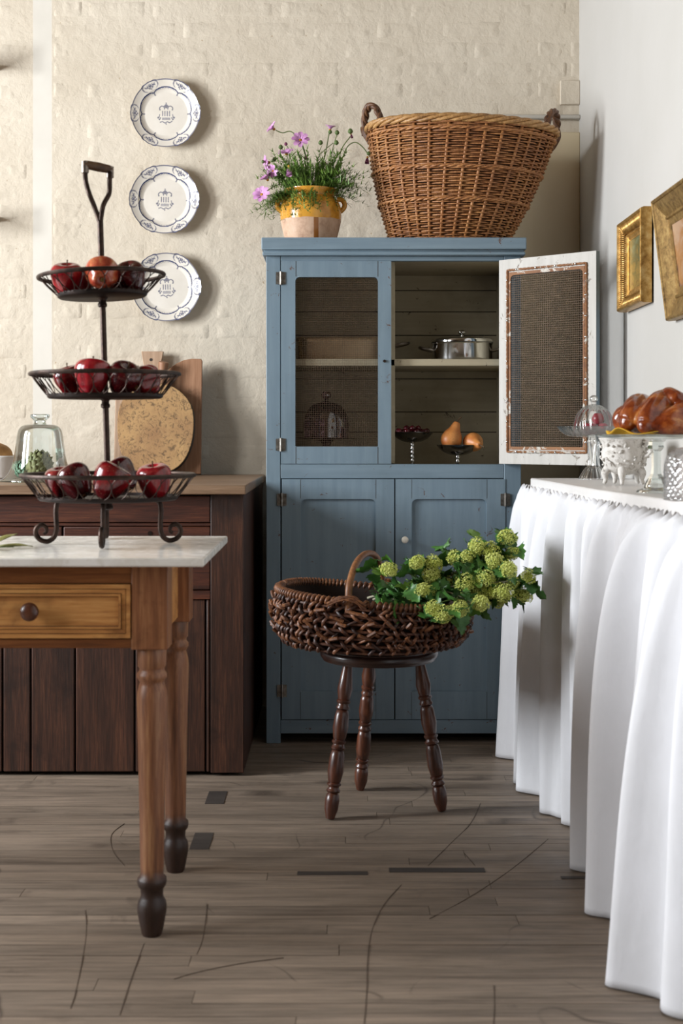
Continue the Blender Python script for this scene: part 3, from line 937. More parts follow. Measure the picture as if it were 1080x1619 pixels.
compote(0.404, 4.50, 0.987, 0.0705, 'tarnished silver footed dish holding two brown pears')
def cherry_thing(loc, rot):
    o = part('cherry', MB().lathe(smoothprof([(0, -0.0098), (0.006, -0.009), (0.0105, -0.001), (0.0085, 0.007), (0.003, 0.0085), (0, 0.0072)], 2), 12), CHERRY, None, smooth=180)
    return tag(o, 'dark cherry in the silver footed dish', 'cherry', 'cherries in the silver dish')
ch = None
spots = []
for n_, rad_, zz in ((9, 0.050, 0.0035), (6, 0.029, -0.004), (1, 0.0, -0.006)):
    for q in range(n_):
        a = 2 * PI * q / n_ + rad_ * 30
        spots.append((0.2535 + rad_ * math.cos(a), 4.55 + rad_ * math.sin(a), 1.030 + zz + R.uniform(-0.001, 0.0015)))
for q in range(4):
    spots.append((0.2535 + 0.02 * math.cos(q * 1.57), 4.55 + 0.02 * math.sin(q * 1.57), 1.030 + 0.0145))
for sp in spots:
    if ch is None:
        ch = cherry_thing(sp, 0); o = ch
    else:
        o = ch.copy(); COL.objects.link(o)
    o.location = sp; o.rotation_euler = (R.uniform(-1, 1), R.uniform(-1, 1), R.uniform(0, 6))
PEARP = smoothprof([(0, 0.004), (0.012, 0.0), (0.030, 0.010), (0.0365, 0.030), (0.031, 0.052), (0.019, 0.072), (0.0135, 0.088), (0.010, 0.096), (0.004, 0.098), (0, 0.096)], 4)
def pear(label, loc, rot, sc_=1.0):
    t = thing('pear', label, 'pear', loc, None, rot)
    t.scale = (sc_,) * 3
    part('flesh', MB().lathe(PEARP, 28, rfun=lambda r, z, a: r * (1 + 0.04 * math.sin(2 * a + z * 30))), PEAR, t, local=True, smooth=180)
    part('stem', MB().tube(crom([(0, 0, 0.092), (0.002, 0, 0.106), (0.008, 0, 0.118)], 4), [0.0022] * 8 + [0.003], 7), STEM, t, local=True)
pear('brown pear with its neck and stem pointing up in the silver dish', (0.372, 4.485, 0.977), (0.0, 0.32, 0.1), 0.96)
pear('brown pear lying on its side, blossom end outwards in the silver dish', (0.447, 4.520, 1.003), (1.75, 0.25, 0.35), 0.92)
# ================================================================== dark sideboard
sb = thing('sideboard', 'long dark oak sideboard with drawers and planked front behind the marble table', 'sideboard', (-1.1, 4.48, 0))
XL = -1.9
SF = 3.98
part('top', MB().box(XL, -0.276, SF - 0.026, 4.985, 0.845, 0.873), OAKTOP, sb, 0.003)
part('carcass', MB().box(XL + 0.01, -0.300, SF + 0.045, 4.98, 0.012, 0.845), OAK, sb)
part('side_panel', MB().box(-0.302, -0.284, SF + 0.024, 4.98, 0.010, 0.845), OAK, sb, 0.002)
part('stile', MB().box(-0.3828, -0.284, SF, SF + 0.024, 0.010, 0.845), OAK, sb, 0.002)
part('rail', MB().box(XL, -0.3835, SF + 0.004, SF + 0.05, 0.750, 0.758), OAKH, sb, 0.001)
part('rail', MB().box(XL, -0.3835, SF, SF + 0.05, 0.530, 0.556), OAKH, sb, 0.002)
part('drawer', MB().box(XL, -0.3845, SF + 0.003, SF + 0.045, 0.760, 0.840), OAKH, sb, 0.003)
part('drawer', MB().box(XL, -0.8300, SF + 0.003, SF + 0.045, 0.558, 0.7475), OAKH, sb, 0.003)
dr = part('drawer', MB().box(-0.8245, -0.3845, SF + 0.003, SF + 0.045, 0.558, 0.7475), OAKH, sb, 0.003)
part('keyhole', MB().lathe([(0, 0), (0.007, 0), (0.007, 0.002), (0, 0.002)], 12).xf(Matrix.Translation((-0.565, SF + 0.0035, 0.728)) @ Matrix.Rotation(PI / 2, 4, 'X')), IRON, dr)
xs = [XL, -1.72, -1.54, -1.36, -1.18, -1.008, -0.923, -0.790, -0.611, -0.398, -0.3835]
for a, b_ in zip(xs[:-1], xs[1:]):
    part('plank', MB().box(a + 0.0025, b_ - 0.0025, SF + 0.004 + R.uniform(0, 0.003), SF + 0.03, 0.012, 0.529), OAK, sb, 0.003)

# ================================================================== pine table with marble top
TZ = 0.779
RAILW = m_wood('aged_pine_rail', ('4a2814', '70411f', '8f5a30'), 0, 0.45, 130, 7, 0.2, True).m
tb = thing('kitchen_table', 'waxed pine table with turned legs and a cream marble top', 'table', (-0.95, 2.9, 0))
part('marble_top', MB().box(-1.62, -0.269, 2.652, 3.225, TZ - 0.0175, TZ), MARBLE, tb, 0.003)
zt = TZ - 0.0185
LX, RX = -1.49, -0.3825
FY, BY = 2.726, 3.121
def leg_profile():
    q = lambda y: 1.03 - (y - 684) * 2.726 / 2100
    pts = [(1022, 22), (1026, 23), (1052, 22.5), (1056, 19.5), (1060, 20), (1064, 23.5), (1070, 23.5), (1074, 21), (1078, 19), (1083, 20.5), (1092, 23), (1104, 24), (1150, 23), (1220, 21.2), (1300, 19.6), (1372, 18.6), (1383, 18.2), (1387, 22.6), (1393, 23.4), (1399, 22), (1404, 18.2), (1414, 17.6), (1418, 18.5), (1424, 21.8), (1432, 23.2), (1440, 23), (1462, 19), (1478, 16.3)]
    out = [(r * 2.726 / 2100, q(y)) for y, r in pts]
    out[-1] = (out[-1][0], 0.004)
    return [(0, 0.0)] + [(out[-1][0] - 0.002, 0.0)] + out[::-1] + [(0, out[0][1])]
LP = leg_profile()
zb = LP[-1][1]
for (x, y) in ((RX, FY), (RX, BY), (LX, FY), (LX, BY)):
    lg = part('leg', MB().lathe(LP, 32, (x, y, 0)), PINELEG, tb, smooth=50)
    part('leg_block', MB().box(x - 0.0368, x + 0.0368, y - 0.0368, y + 0.0368, zb - 0.001, zt), PINEV, lg, 0.0015)
hb = 0.0368
part('rail', MB().box(LX + hb, RX - hb, FY - hb + 0.004, FY - hb + 0.026, zt - 0.036, zt), RAILW, tb, 0.001)
part('rail', MB().box(LX + hb, RX - hb, FY - hb + 0.002, FY - hb + 0.026, zb + 0.002, zb + 0.020), RAILW, tb, 0.001)
part('apron', MB().box(RX - 0.012, RX + 0.010, FY + hb, BY - hb, zb + 0.010, zt), PINE, tb, 0.001)
part('apron', MB().box(LX - 0.010, LX + 0.012, FY + hb, BY - hb, zb + 0.010, zt), PINE, tb, 0.001)
part('apron', MB().box(LX + hb, RX - hb, BY - 0.010, BY + 0.012, zb + 0.010, zt), PINE, tb, 0.001)
yd = FY - hb + 0.003
z0_, z1_ = zb + 0.0225, zt - 0.038
for (a, b_) in ((-0.829, RX - hb - 0.002), (-1.28, -0.835)):
    d = part('drawer', MB().box(a, b_, yd, yd + 0.020, z0_, z1_), PINE, tb, 0.001)
    mb = MB().ringplate((a, b_, z0_, z1_), (a + 0.0085, b_ - 0.0085, z0_ + 0.0085, z1_ - 0.0085, 0.0005, 0.0005), yd - 0.0045, yd + 0.001)
    mb.ringplate((a + 0.010, b_ - 0.010, z0_ + 0.010, z1_ - 0.010), (a + 0.0175, b_ - 0.0175, z0_ + 0.0175, z1_ - 0.0175, 0.0005, 0.0005), yd - 0.003, yd + 0.001)
    mb.ringplate((a + 0.019, b_ - 0.019, z0_ + 0.019, z1_ - 0.019), (a + 0.0235, b_ - 0.0235, z0_ + 0.0235, z1_ - 0.0235, 0.0005, 0.0005), yd - 0.0055, yd + 0.001)
    part('moulding', mb, PINE, d, 0.0014)
    gv = MB()
    for (q0, q1) in ((0.0085, 0.010), (0.0175, 0.019), (0.0235, 0.0245)):
        gv.ringplate((a + q0, b_ - q0, z0_ + q0, z1_ - q0), (a + q1, b_ - q1, z0_ + q1, z1_ - q1, 0.0002, 0.0002), yd - 0.0006, yd + 0.001)
    stuff(part('groove_shade', gv, DARKEDGE, d))  # dark wax strips, added to deepen the shading between the mouldings
    kx = -0.622 if a > -0.83 else -1.06
    kn = MB().lathe(smoothprof([(0.008, 0), (0.0075, 0.006), (0.015, 0.012), (0.019, 0.018), (0.017, 0.026), (0.008, 0.031), (0, 0.032)], 3), 20)
    kn.xf(Matrix.Translation((kx, yd, (z0_ + z1_) / 2 + 0.001)) @ Matrix.Rotation(PI / 2, 4, 'X'))
    part('knob', kn, STOOLW, d, smooth=60)['label'] = 'dark turned knob'

# ================================================================== three tier fruit stand
SX, SY = -0.519, 3.0
st = thing('fruit_stand', 'three tier rusted iron fruit stand with a wooden grip on the marble table', 'fruit stand', (SX, SY, TZ))
def axis(z):
    return Vector((SX - 0.0295 * (z - 0.87), SY, z))
part('post', MB().tube([axis(0.865), axis(1.0), axis(1.2), axis(1.4), axis(1.507)], 0.0068, 10), IRON, st, smooth=60)
TRAYS = ((0.882, 0.934, 0.156, 0.193, 0.0), (1.111, 1.162, 0.129, 0.166, 0.3), (1.339, 1.383, 0.100, 0.140, 2.6))
TRAYM = []
for (zb_, zr_, rb_, rr_, tilt) in TRAYS:
    c = axis(zb_)
    M = Matrix.Translation(c) @ Matrix.Rotation(math.radians(-tilt), 4, 'Y')
    TRAYM.append(M)
    h = zr_ - zb_
    tr = part('tray', MB().lathe([(0, -0.004), (rb_ - 0.004, -0.004), (rb_, -0.001), (rb_ + 0.0005, 0.006), (rb_ - 0.0015, 0.006), (rb_ - 0.003, 0.0), (0, 0.0)], 56).xf(M), IRONTRAY, st, smooth=50)
    rim = [(rr_ * math.cos(2 * PI * q / 64), rr_ * math.sin(2 * PI * q / 64), h) for q in range(64)]
    part('rim', MB().tube(rim, 0.0048, 8, True).xf(M), IRON, tr)
    mb = MB()
    rm = (rb_ + rr_) / 2
    nr = int(2 * PI * rm / 0.0355)
    sl = math.hypot(h - 0.004, rr_ - rb_) / 2
    for q in range(nr):
        a0 = 2 * PI * q / nr
        pts = []
        for t in range(16):
            b_ = 2 * PI * t / 16
            u = math.sin(b_)                       # up the cone
            r_ = rm + (rr_ - rb_) / 2 * u
            z_ = 0.003 + (h - 0.003) / 2 * (1 + u)
            a = a0 + 0.0185 * math.cos(b_) / rm
            r_ += 0.0012 * (1 if math.cos(b_) > 0 else -1)
            pts.append((r_ * math.cos(a), r_ * math.sin(a), z_))
        mb.tube(pts, 0.00115, 5, True)
    stuff(part('wire_loops', mb.xf(M), IRON, tr))
    part('collar', MB().lathe([(0.007, -0.026), (0.0105, -0.024), (0.0105, -0.018), (0.0085, -0.015), (0.0085, -0.01), (0.013, -0.004), (0, -0.003)], 16, tuple(c)), IRON, st)
# scroll feet
for ang in (186, 274, 6, 102):
    a = math.radians(ang)
    prof = [(0.098, 0.102), (0.113, 0.094), (0.117, 0.075), (0.116, 0.050), (0.116, 0.033), (0.121, 0.016), (0.135, 0.0065), (0.151, 0.010), (0.161, 0.022), (0.160, 0.036), (0.149, 0.044), (0.139, 0.038), (0.138, 0.028), (0.144, 0.023)]
    pts = crom([(SX + r_ * math.cos(a), SY + r_ * math.sin(a), TZ + z_) for r_, z_ in prof], 5)
    nn = len(pts)
    rad = [0.0058 if i < nn * 0.65 else 0.0058 - 0.0022 * (i / nn - 0.65) / 0.35 for i in range(nn)]
    part('scroll_foot', MB().tube(pts, rad, 9), IRON, st, smooth=60)
# forked handle with a wooden grip
f0 = axis(1.50)
gl, gr = at(134.5, 262, 2.985), at(174, 270, 3.015)
for e, mid in ((gl, at(141, 306, 2.99)), (gr, at(172.5, 306, 3.01))):
    pts = crom([axis(1.478), f0, at(149 if e is gl else 163, 326, 3.0), mid, at(135.5 if e is gl else 173.5, 285, 3.0), e], 6)
    part('handle_fork', MB().tube(pts, 0.0056, 9), IRON, st, smooth=60)
    part('ferrule', MB().tube([e + Vector((0, 0, -0.016)), e + Vector((0, 0, 0.009))], 0.0085, 12), FERRULE, st)
dv = (gr - gl)
part('grip', MB().tube([gl + dv * t + Vector((0, 0, 0.003)) for t in (-0.06, 0.05, 0.5, 0.95, 1.05)], [0.0085, 0.0095, 0.0108, 0.0095, 0.0085], 14), GRIP, st, smooth=60)

# ---- apples
APROF = smoothprof([(0, -0.026), (0.006, -0.031), (0.013, -0.0335), (0.020, -0.029), (0.029, -0.012), (0.036, 0.010), (0.0355, 0.024), (0.027, 0.034), (0.015, 0.0355), (0.007, 0.031), (0, 0.022)], 4)
def alobe(r, z, a):
    lo = max(0, -z / 0.0335)
    return r * (1 + 0.05 * math.cos(5 * a) * (lo ** 0.5 + 0.25) + 0.02 * math.sin(2 * a + 1))
AM = MB().lathe(APROF, 30, rfun=alobe).mesh('flesh', APPLE, (0, 0, 0), 180)
AM2 = AM.copy(); AM2.materials.clear(); AM2.materials.append(APPLED)
AM3 = AM.copy(); AM3.materials.clear(); AM3.materials.append(APPLEB)
AM4 = AM.copy(); AM4.materials.clear(); AM4.materials.append(APPLEO)
SM = MB().tube(crom([(0, 0, 0.020), (0.001, 0, 0.034), (0.004, 0.001, 0.045)], 3), [0.0012] * 5 + [0.0016, 0.0018], 6).mesh('stem', STEM)
CM = MB().lathe([(0, -0.0285), (0.003, -0.030), (0.005, -0.0335), (0.004, -0.029), (0.0, -0.027)], 5).mesh('calyx', CALYX)
def apple(label, tier, px, Y, me, sc_=1.0, rot=(0, 0, 0), lift=0.0):
    M = TRAYM[tier]
    z = TRAYS[tier][0] + 0.034 * sc_ + 0.001 + lift
    x = (px - 535) * Y / 2100
    x += 0.0
    if tier == 2: z += (x - M.translation.x) * math.tan(math.radians(TRAYS[2][4]))
    t = thing('apple', label, 'apple', (x, Y, z), 'apples on the fruit stand', rot)
    t.scale = (sc_,) * 3
    part('flesh', me, None, t); part('stem', SM, None, t); part('calyx', CM, None, t)
apple('dark red apple at the left end of the top tray', 2, 106, 2.965, AM3, 1.0, (0.2, -0.25, 1))
apple('red apple half hidden behind the left apple of the top tray', 2, 128, 3.045, AM, 0.92, (0.1, 0.3, 2))
apple('pale orange red apple in front of the post on the top tray, calyx outwards', 2, 162, 2.938, AM4, 1.06, (-1.15, 0.15, 0.25), 0.002)
apple('dark apple behind the post on the top tray', 2, 186, 3.048, AM2, 0.98, (0.3, 0.2, 4))
apple('dark red apple at the right end of the top tray', 2, 207, 2.972, AM2, 0.95, (0.3, 0.5, 5))
apple('small dark apple at the left end of the middle tray', 1, 112, 3.02, AM, 0.98, (0.1, -0.3, 0.3))
apple('large bright red apple left of the post on the middle tray', 1, 146, 2.935, AM3, 1.12, (0.15, 0.1, 2.2))
apple('dark apple right of the post on the middle tray', 1, 195, 2.94, AM2, 1.02, (0.5, -0.3, 1.2))
apple('red apple with its end outwards, second from the right on the middle tray', 1, 226, 2.962, AM, 0.90, (-1.1, 0.2, -0.3))
apple('red apple at the right end of the middle tray', 1, 232, 3.05, AM3, 0.98, (0.2, 0.4, 3.3))
apple('red apple at the left end of the bottom tray', 0, 96, 3.05, AM, 0.95, (0.1, -0.2, 0.7))
apple('dull dark apple second from the left on the bottom tray', 0, 121, 2.955, AM2, 1.06, (-0.5, 0.35, 1.7))
apple('large wine red apple in front of the post on the bottom tray', 0, 173, 2.895, AM, 1.12, (0.25, -0.45, 2.7))
apple('striped dark apple behind the front apple of the bottom tray', 0, 191, 3.062, AM2, 1.10, (0.4, 0.5, 3.7), 0.008)
apple('bright red apple at the right of the bottom tray', 0, 245, 2.95, AM3, 1.08, (0.1, 0.2, 4.7))

# green leaf sprig at the table's left
t = thing('leaf_sprig', 'olive green leafy sprig lying on the marble at the edge of the view', 'sprig', (-0.70, 2.86, TZ))
part('stem', MB().tube(crom([(-0.86, 2.86, TZ + 0.003), (-0.76, 2.87, TZ + 0.004), (-0.70, 2.865, TZ + 0.006)], 4), 0.0025, 7), STALK, t)
def leaf_blade(L, W, curl=0.15, n=9, lob=0.0):
    mb = MB()
    def fn(i, j):
        u = i / (n - 1); v = (j - 2) / 2
        wd = W * math.sin(PI * min(1, u ** 0.75)) * (1 + lob * math.sin(u * 16))
        return (u * L, v * wd, abs(v) * wd * 0.35 - curl * L * u * u + 0.01 * L * math.sin(u * 9 + v * 2))
    mb.grid(fn, n, 5)
    return mb
for (x, y, z, yaw, L, pitch) in ((-0.735, 2.862, TZ + 0.006, 0.1, 0.075, -0.05), (-0.75, 2.88, TZ + 0.008, 0.9, 0.07, -0.35), (-0.77, 2.855, TZ + 0.006, -0.7, 0.07, -0.1), (-0.80, 2.875, TZ + 0.01, 1.6, 0.06, -0.6)):
    lb = leaf_blade(L, 0.013, 0.05).xf(Matrix.Translation((x, y, z)) @ Matrix.Rotation(yaw, 4, 'Z') @ Matrix.Rotation(pitch, 4, 'Y'))
    o = part('leaf', lb, OLIVE, t, smooth=180)
    o.modifiers.new('thick', 'SOLIDIFY').thickness = 0.0012

# ================================================================== on the sideboard
SBT = 0.873
# bell jar
cx, cy = -0.966, 4.30
t = thing('bell_jar', 'green tinged glass bell jar with a knob on the dark sideboard', 'bell jar', (cx, cy, SBT))
part('bell', MB().lathe(smoothprof([(0.133, 0.001), (0.131, 0.004), (0.112, 0.013), (0.096, 0.034), (0.084, 0.070), (0.077, 0.115), (0.0725, 0.150), (0.066, 0.170), (0.050, 0.181), (0.022, 0.184)], 4), 48, (cx, cy, SBT)), GLASSG, t, smooth=180)
part('foot_rim', MB().tube([(cx + 0.132 * math.cos(q * PI / 24), cy + 0.132 * math.sin(q * PI / 24), SBT + 0.003) for q in range(48)], 0.0025, 8, True), GLASSG, t, smooth=180)
part('knob', MB().lathe(smoothprof([(0.022, 0.184), (0.0185, 0.190), (0.020, 0.197), (0.030, 0.206), (0.031, 0.213), (0.026, 0.217), (0, 0.216)], 3), 28, (cx, cy, SBT)), GLASSG, t, smooth=180)
# artichokes under it
def artichoke(label, loc, r, mat, rot, rings=6):
    t = thing('artichoke', label, 'artichoke', loc, None, rot)
    part('heart', MB().lathe(smoothprof([(0, -r * 0.8), (r * 0.6, -r * 0.6), (r * 0.82, 0), (r * 0.5, r * 0.7), (0, r * 0.85)], 3), 16), mat, t, local=True, smooth=180)
    br = MB()
    def fn(i, j):
        u = i / 4; v = (j - 1) / 1
        wd = r * 0.36 * math.sin(PI * min(1, 0.18 + u * 0.8)) 
        return (v * wd, -0.15 * r * (1 - abs(v)) - r * 0.18 * u * u, u * r * 0.75)
    br.grid(fn, 5, 3)
    me = br.mesh('bract', mat, (0, 0, 0), 180)
    for k_ in range(rings):
        ph = -0.9 + 1.9 * k_ / (rings - 1)
        n_ = max(3, int(11 * math.cos(ph * 0.85)))
        for q in range(n_):
            a = 2 * PI * (q + 0.5 * (k_ % 2)) / n_
            rr = r * 0.86 * math.cos(ph * 0.95)
            o = bpy.data.objects.new('bract', me); COL.objects.link(o); o.parent = t
            o.location = (rr * math.sin(a), -rr * math.cos(a), r * 0.75 * math.sin(ph) - r * 0.12)
            o.rotation_euler = (-0.25 - 0.5 * ph, 0, a)
            m_ = o.modifiers.new('thick', 'SOLIDIFY'); m_.thickness = 0.002
artichoke('small olive brown artichoke under the glass bell jar', (-0.966, 4.285, SBT + 0.052), 0.041, ARTI, (0.5, 0.4, 0))
artichoke('blue green artichoke low at the left under the glass bell jar', (-1.022, 4.325, SBT + 0.034), 0.030, ARTID, (0.9, -0.5, 0.4), 5)
# loaf on a white dish, far left
t = thing('bread_dish', 'white stoneware dish under a loaf at the left end of the sideboard', 'dish', (-1.30, 4.62, SBT))
mb = MB()
def dish(i, j):
    prof = [(0.93, 0.0), (0.97, 0.003), (1.0, 0.066), (1.03, 0.074), (1.02, 0.078), (0.97, 0.074), (0.93, 0.064), (0, 0.064)][j]
    a = 2 * PI * i / 40
    c_, s_ = math.cos(a), math.sin(a)
    return (-1.30 + 0.185 * math.copysign(abs(c_) ** 0.4, c_) * prof[0], 4.62 + 0.11 * math.copysign(abs(s_) ** 0.4, s_) * prof[0], SBT + prof[1])
mb.grid(dish, 40, 8, True)
mb.face(list(range(0, 40 * 8, 8)))
part('dish_body', mb, STONEW, t, smooth=50)
t = thing('loaf', 'flour dusted scored loaf on the white stoneware dish', 'bread', (-1.30, 4.62, SBT + 0.066))
lb = MB().lathe(smoothprof([(0, 0), (0.09, 0.0), (0.100, 0.018), (0.088, 0.045), (0.05, 0.065), (0, 0.070)], 4), 32, (-1.30, 4.62, SBT + 0.066), sx=1.65)
part('crust', lb, LOAF, t, smooth=180)
for k_ in range(7):
    x = -1.44 + k_ * 0.047
    pts = []
    for q in range(9):
        u = -1 + 2 * q / 8
        xx, yy = x + 0.022 * u, 4.62 + 0.085 * u
        e = ((xx + 1.30) / 0.165) ** 2 + ((yy - 4.62) / 0.100) ** 2
        if e < 0.93:
            pts.append((xx, yy, SBT + 0.066 + 0.0705 * (1 - e) ** 0.52))
    if len(pts) > 2:
        part('score', MB().tube(pts, 0.005, 6), FLOUR, t, smooth=180)
# boards leaning on the wall
def lean(o, x, y, a):
    o.location = (x, y, SBT); o.rotation_euler = (-a, 0, 0)
def boardthing(name, label, x, y, a):
    t = thing(name, label, 'cutting board', (x, y, SBT)); lean(t, x, y, a); return t
# pale paddle board at the back: handle flares towards its top
W2 = 0.135
lp = [(-W2, 0.003), (W2, 0.003), (W2, 0.34)] + [(0.062 + (W2 - 0.062) * math.cos(q * PI / 12), 0.34 + 0.055 * math.sin(q * PI / 12)) for q in range(1, 6)] + [(0.036, 0.392), (0.030, 0.400), (0.0415, 0.462), (-0.0415, 0.462), (-0.030, 0.400), (-0.036, 0.392)] + [(-0.062 - (W2 - 0.062) * math.cos(q * PI / 12), 0.34 + 0.055 * math.sin(q * PI / 12)) for q in range(5, 0, -1)] + [(-W2, 0.34)]
t = boardthing('cutting_board', 'pale pink brown paddle board with a flared handle, hindmost against the wall', -0.695, 4.925, 0.118)
part('board', MB().prism(lp, -0.018, 0.0), BOARDP, t, 0.002, local=True)
part('hanging_hole', MB().lathe([(0, 0), (0.006, 0), (0.006, 0.0006), (0, 0.0006)], 12).xf(Matrix.Translation((-0.004, -0.0180, 0.430)) @ Matrix.Rotation(PI / 2, 4, 'X')), DARKEDGE, t, local=True)
# tall brown board with one swept shoulder
lp = [(-0.072, 0.003), (0.067, 0.003), (0.067, 0.425), (0.063, 0.431), (0.03, 0.432), (0.0, 0.427), (-0.028, 0.414), (-0.052, 0.396), (-0.072, 0.37)]
t = boardthing('cutting_board', 'tall brown board with a swept shoulder behind the round pitted board', -0.572, 4.893, 0.118)
part('board', MB().prism(lp, -0.020, 0.0), BOARDW, t, 0.002, local=True)
# thick round board with a stub handle
lp = []
for q in range(40):
    a = 2 * PI * q / 40
    c_, s_ = math.cos(a), math.sin(a)
    e = 0.84
    r_ = 1 + 0.015 * math.sin(3 * a + 1) + 0.01 * math.sin(5 * a)
    lp.append((0.140 * r_ * math.copysign(abs(c_) ** e, c_), 0.170 + 0.168 * r_ * math.copysign(abs(s_) ** e, s_)))
t = boardthing('cutting_board', 'thick roundish pitted chopping board with a dark edge, foremost of the three', -0.668, 4.858, 0.125)
bb = part('board', MB().prism(lp, -0.040, 0.0, 0, 1, 1), [BOARDR, DARKEDGE], t, 0.003, local=True)
part('handle_stub', MB().tube(crom([(0.015, -0.020, 0.33), (0.020, -0.020, 0.37), (0.024, -0.023, 0.405), (0.026, -0.026, 0.418)], 4), [0.017, 0.017, 0.017, 0.017, 0.0165, 0.0165, 0.017, 0.0175, 0.0185, 0.019, 0.019, 0.018, 0.013], 12), BOARDW, t, local=True)

# ================================================================== blue and white plates
def plate_paint(u, v):
    """blue transfer print, u to the right and v up, rim at 1"""
    r = math.hypot(u, v); a = math.atan2(v, u)
    d = (a + PI / 6) % (PI / 3) - PI / 6            # from the nearest of the six sprigs
    s = abs(d)
    ink = 0.0
    R0 = outline(a)
    e = R0 - r
    if e < 0.028: ink = max(ink, 0.9 if s < 0.27 else 0.75)
    # cartouche round each sprig
    cu, cv = r * math.cos(d) - 0.865, r * math.sin(d)
    q = math.hypot(cu / 0.125, cv / 0.235)
    if 0.93 < q < 1.06 and cu > -0.10: ink = max(ink, 0.75)
    # sprig
    if q < 0.85:
        for (x, y, rr) in ((0, 0, .03), (0.03, 0.03, .022), (0.03, -0.03, .022), (-0.04, 0.04, .024), (-0.035, -0.05, .024), (0.0, 0.085, .026), (0.005, -0.09, .026), (0.055, 0.0, .018), (-0.07, 0.0, .02), (0.01, 0.135, .02), (0.0, -0.14, .02), (0.04, .075, .014), (.04, -.075, .014)):
            if math.hypot(cu - x, cv - y) < rr: ink = max(ink, 0.8)
        if abs(cu + 0.01 - 0.3 * abs(cv)) < 0.008: ink = max(ink, 0.6)
    # inner garland: arcs between the sprigs with teeth on the inside
    ri = 0.755 + 0.055 * math.cos((PI / 6 - s) * 3.0) - 0.055
    if s < 0.10: ri -= 0.02 * (1 - s / 0.10)
    if abs(r - ri) < 0.016: ink = max(ink, 0.95)
    if ri - 0.045 < r < ri and math.sin(a * 96) > 0.55 and s > 0.08: ink = max(ink, 0.65)
    if s < 0.035 and ri - 0.09 < r < ri: ink = max(ink, 0.7)
    # emblem in the well
    if abs(u) < 0.27 and -0.32 < v < 0.36:
        g = 0.0
        for (x, y, rr) in ((0, 0.25, .035), (-.04, .22, .03), (.04, .22, .03), (0, .19, .03), (0, .31, .02), (-.22, -.10, .03), (.22, -.10, .03), (-.19, -.15, .025), (.19, -.15, .025), (-.16, -.11, .02), (.16, -.11, .02), (0, -.28, .02)):
            if math.hypot(u - x, v - y) < rr: g = 1
        for sx_ in (-1, 1):
            rr = math.hypot(u - sx_ * 0.115, v - 0.155)
            if 0.055 < rr < 0.085 and v > 0.13: g = 1
            if math.hypot(u - sx_ * 0.175, v - 0.12) < 0.02: g = 1
            if abs(u - sx_ * (0.19 - 0.2 * (v + 0.05))) < 0.012 and -0.1 < v < 0.0: g = 1
        for bx in (-0.10, -0.035, 0.03, 0.095):
            if abs(u - bx) < 0.014 and -0.06 < v < 0.09: g = 1
        if abs(u) < 0.115 and -0.175 < v < -0.095: g = 0.9 if math.sin(v * 190) > -0.3 else 0.3
        if abs(u) < 0.18 and abs(v + 0.235 - 0.015 * math.sin(u * 45) - 1.2 * u * u * 0.6) < 0.016: g = 1
        ink = max(ink, g * 0.72)
    return ink
def outline(a):
    d = abs((a + PI / 6) % (PI / 3) - PI / 6)
    b_ = 0.966
    if d < 0.27:
        b_ += 0.030 * (1 - (d / 0.27) ** 6) * (0.62 + 0.38 * abs(math.cos(d * 17.5)))
    return b_
PR = 0.1325
mb = MB()
na, nr = 300, 100
ink = []
prof_z = lambda t: 0.0 if t < 0.60 else (0.011 * ((t - 0.60) / 0.16) ** 1.5 if t < 0.76 else 0.011 + 0.012 * ((t - 0.76) / 0.24) ** 1.2)
mb.v.append((0, 0, 0)); ink.append(plate_paint(0, 0))
for i in range(1, nr + 1):
    t_ = i / nr
    for j in range(na):
        a = 2 * PI * j / na
        rr = t_ * (1 + (outline(a) - 1) * max(0, (t_ - 0.7) / 0.3))
        mb.v.append((PR * rr * math.cos(a), -prof_z(t_), PR * rr * math.sin(a)))
        ink.append(plate_paint(rr * math.cos(a), rr * math.sin(a)))
for j in range(na):
    mb.face((0, 1 + j, 1 + (j + 1) % na))
for i in range(nr - 1):
    for j in range(na):
        j2 = (j + 1) % na
        b0, b1 = 1 + i * na, 1 + (i + 1) * na
        mb.face((b0 + j, b1 + j, b1 + j2, b0 + j2))
last = 1 + (nr - 1) * na
for (t_, dz) in ((0.985, 0.0035), (0.75, 0.004), (0.60, 0.005), (0.60, 0.010), (0.55, 0.010), (0.55, 0.004), (0.001, 0.004)):
    b0 = len(mb.v)
    for j in range(na):
        a = 2 * PI * j / na
        rr = t_ * (1 + (outline(a) - 1) * max(0, (t_ - 0.7) / 0.3))
        mb.v.append((PR * rr * math.cos(a), -prof_z(t_) + dz, PR * rr * math.sin(a))); ink.append(0)
    for j in range(na):
        j2 = (j + 1) % na
        mb.face((last + j, b0 + j, b0 + j2, last + j2))
    last = b0
m = Mat('transferware_glaze', 0.16)
at_ = m.n.new('ShaderNodeAttribute'); at_.attribute_name = 'print'
blue = m.ramp(m.noise(m.co(), 60, 3), [(0.3, '17224c'), (0.7, '2c3c6e')])
m.color(m.mix(at_.outputs['Fac'], m.ramp(m.noise(m.co(), 12, 3), [(0.3, 'dbd3c6'), (0.7, 'e4ddd2')]), blue))
pm = mb.mesh('plate', m.m, (0, 0, 0), 60)
at2 = pm.attributes.new('print', 'FLOAT', 'POINT')
at2.data.foreach_set('value', ink)
for (px, py, word, ro) in ((262, 179, 'topmost', 0.0), (260, 315.5, 'middle', 0.02), (263, 454, 'lowest', -0.02)):
    o = part('plate', pm, None)
    c = at(px, py, 4.97)
    o.location = (c.x, 4.984, c.z)
    o.rotation_euler = (0.0, ro, 0)
    tag(o, 'blue and white scalloped plate on the brick wall, the %s of three' % word, 'plate', 'plates hung on the brick wall')

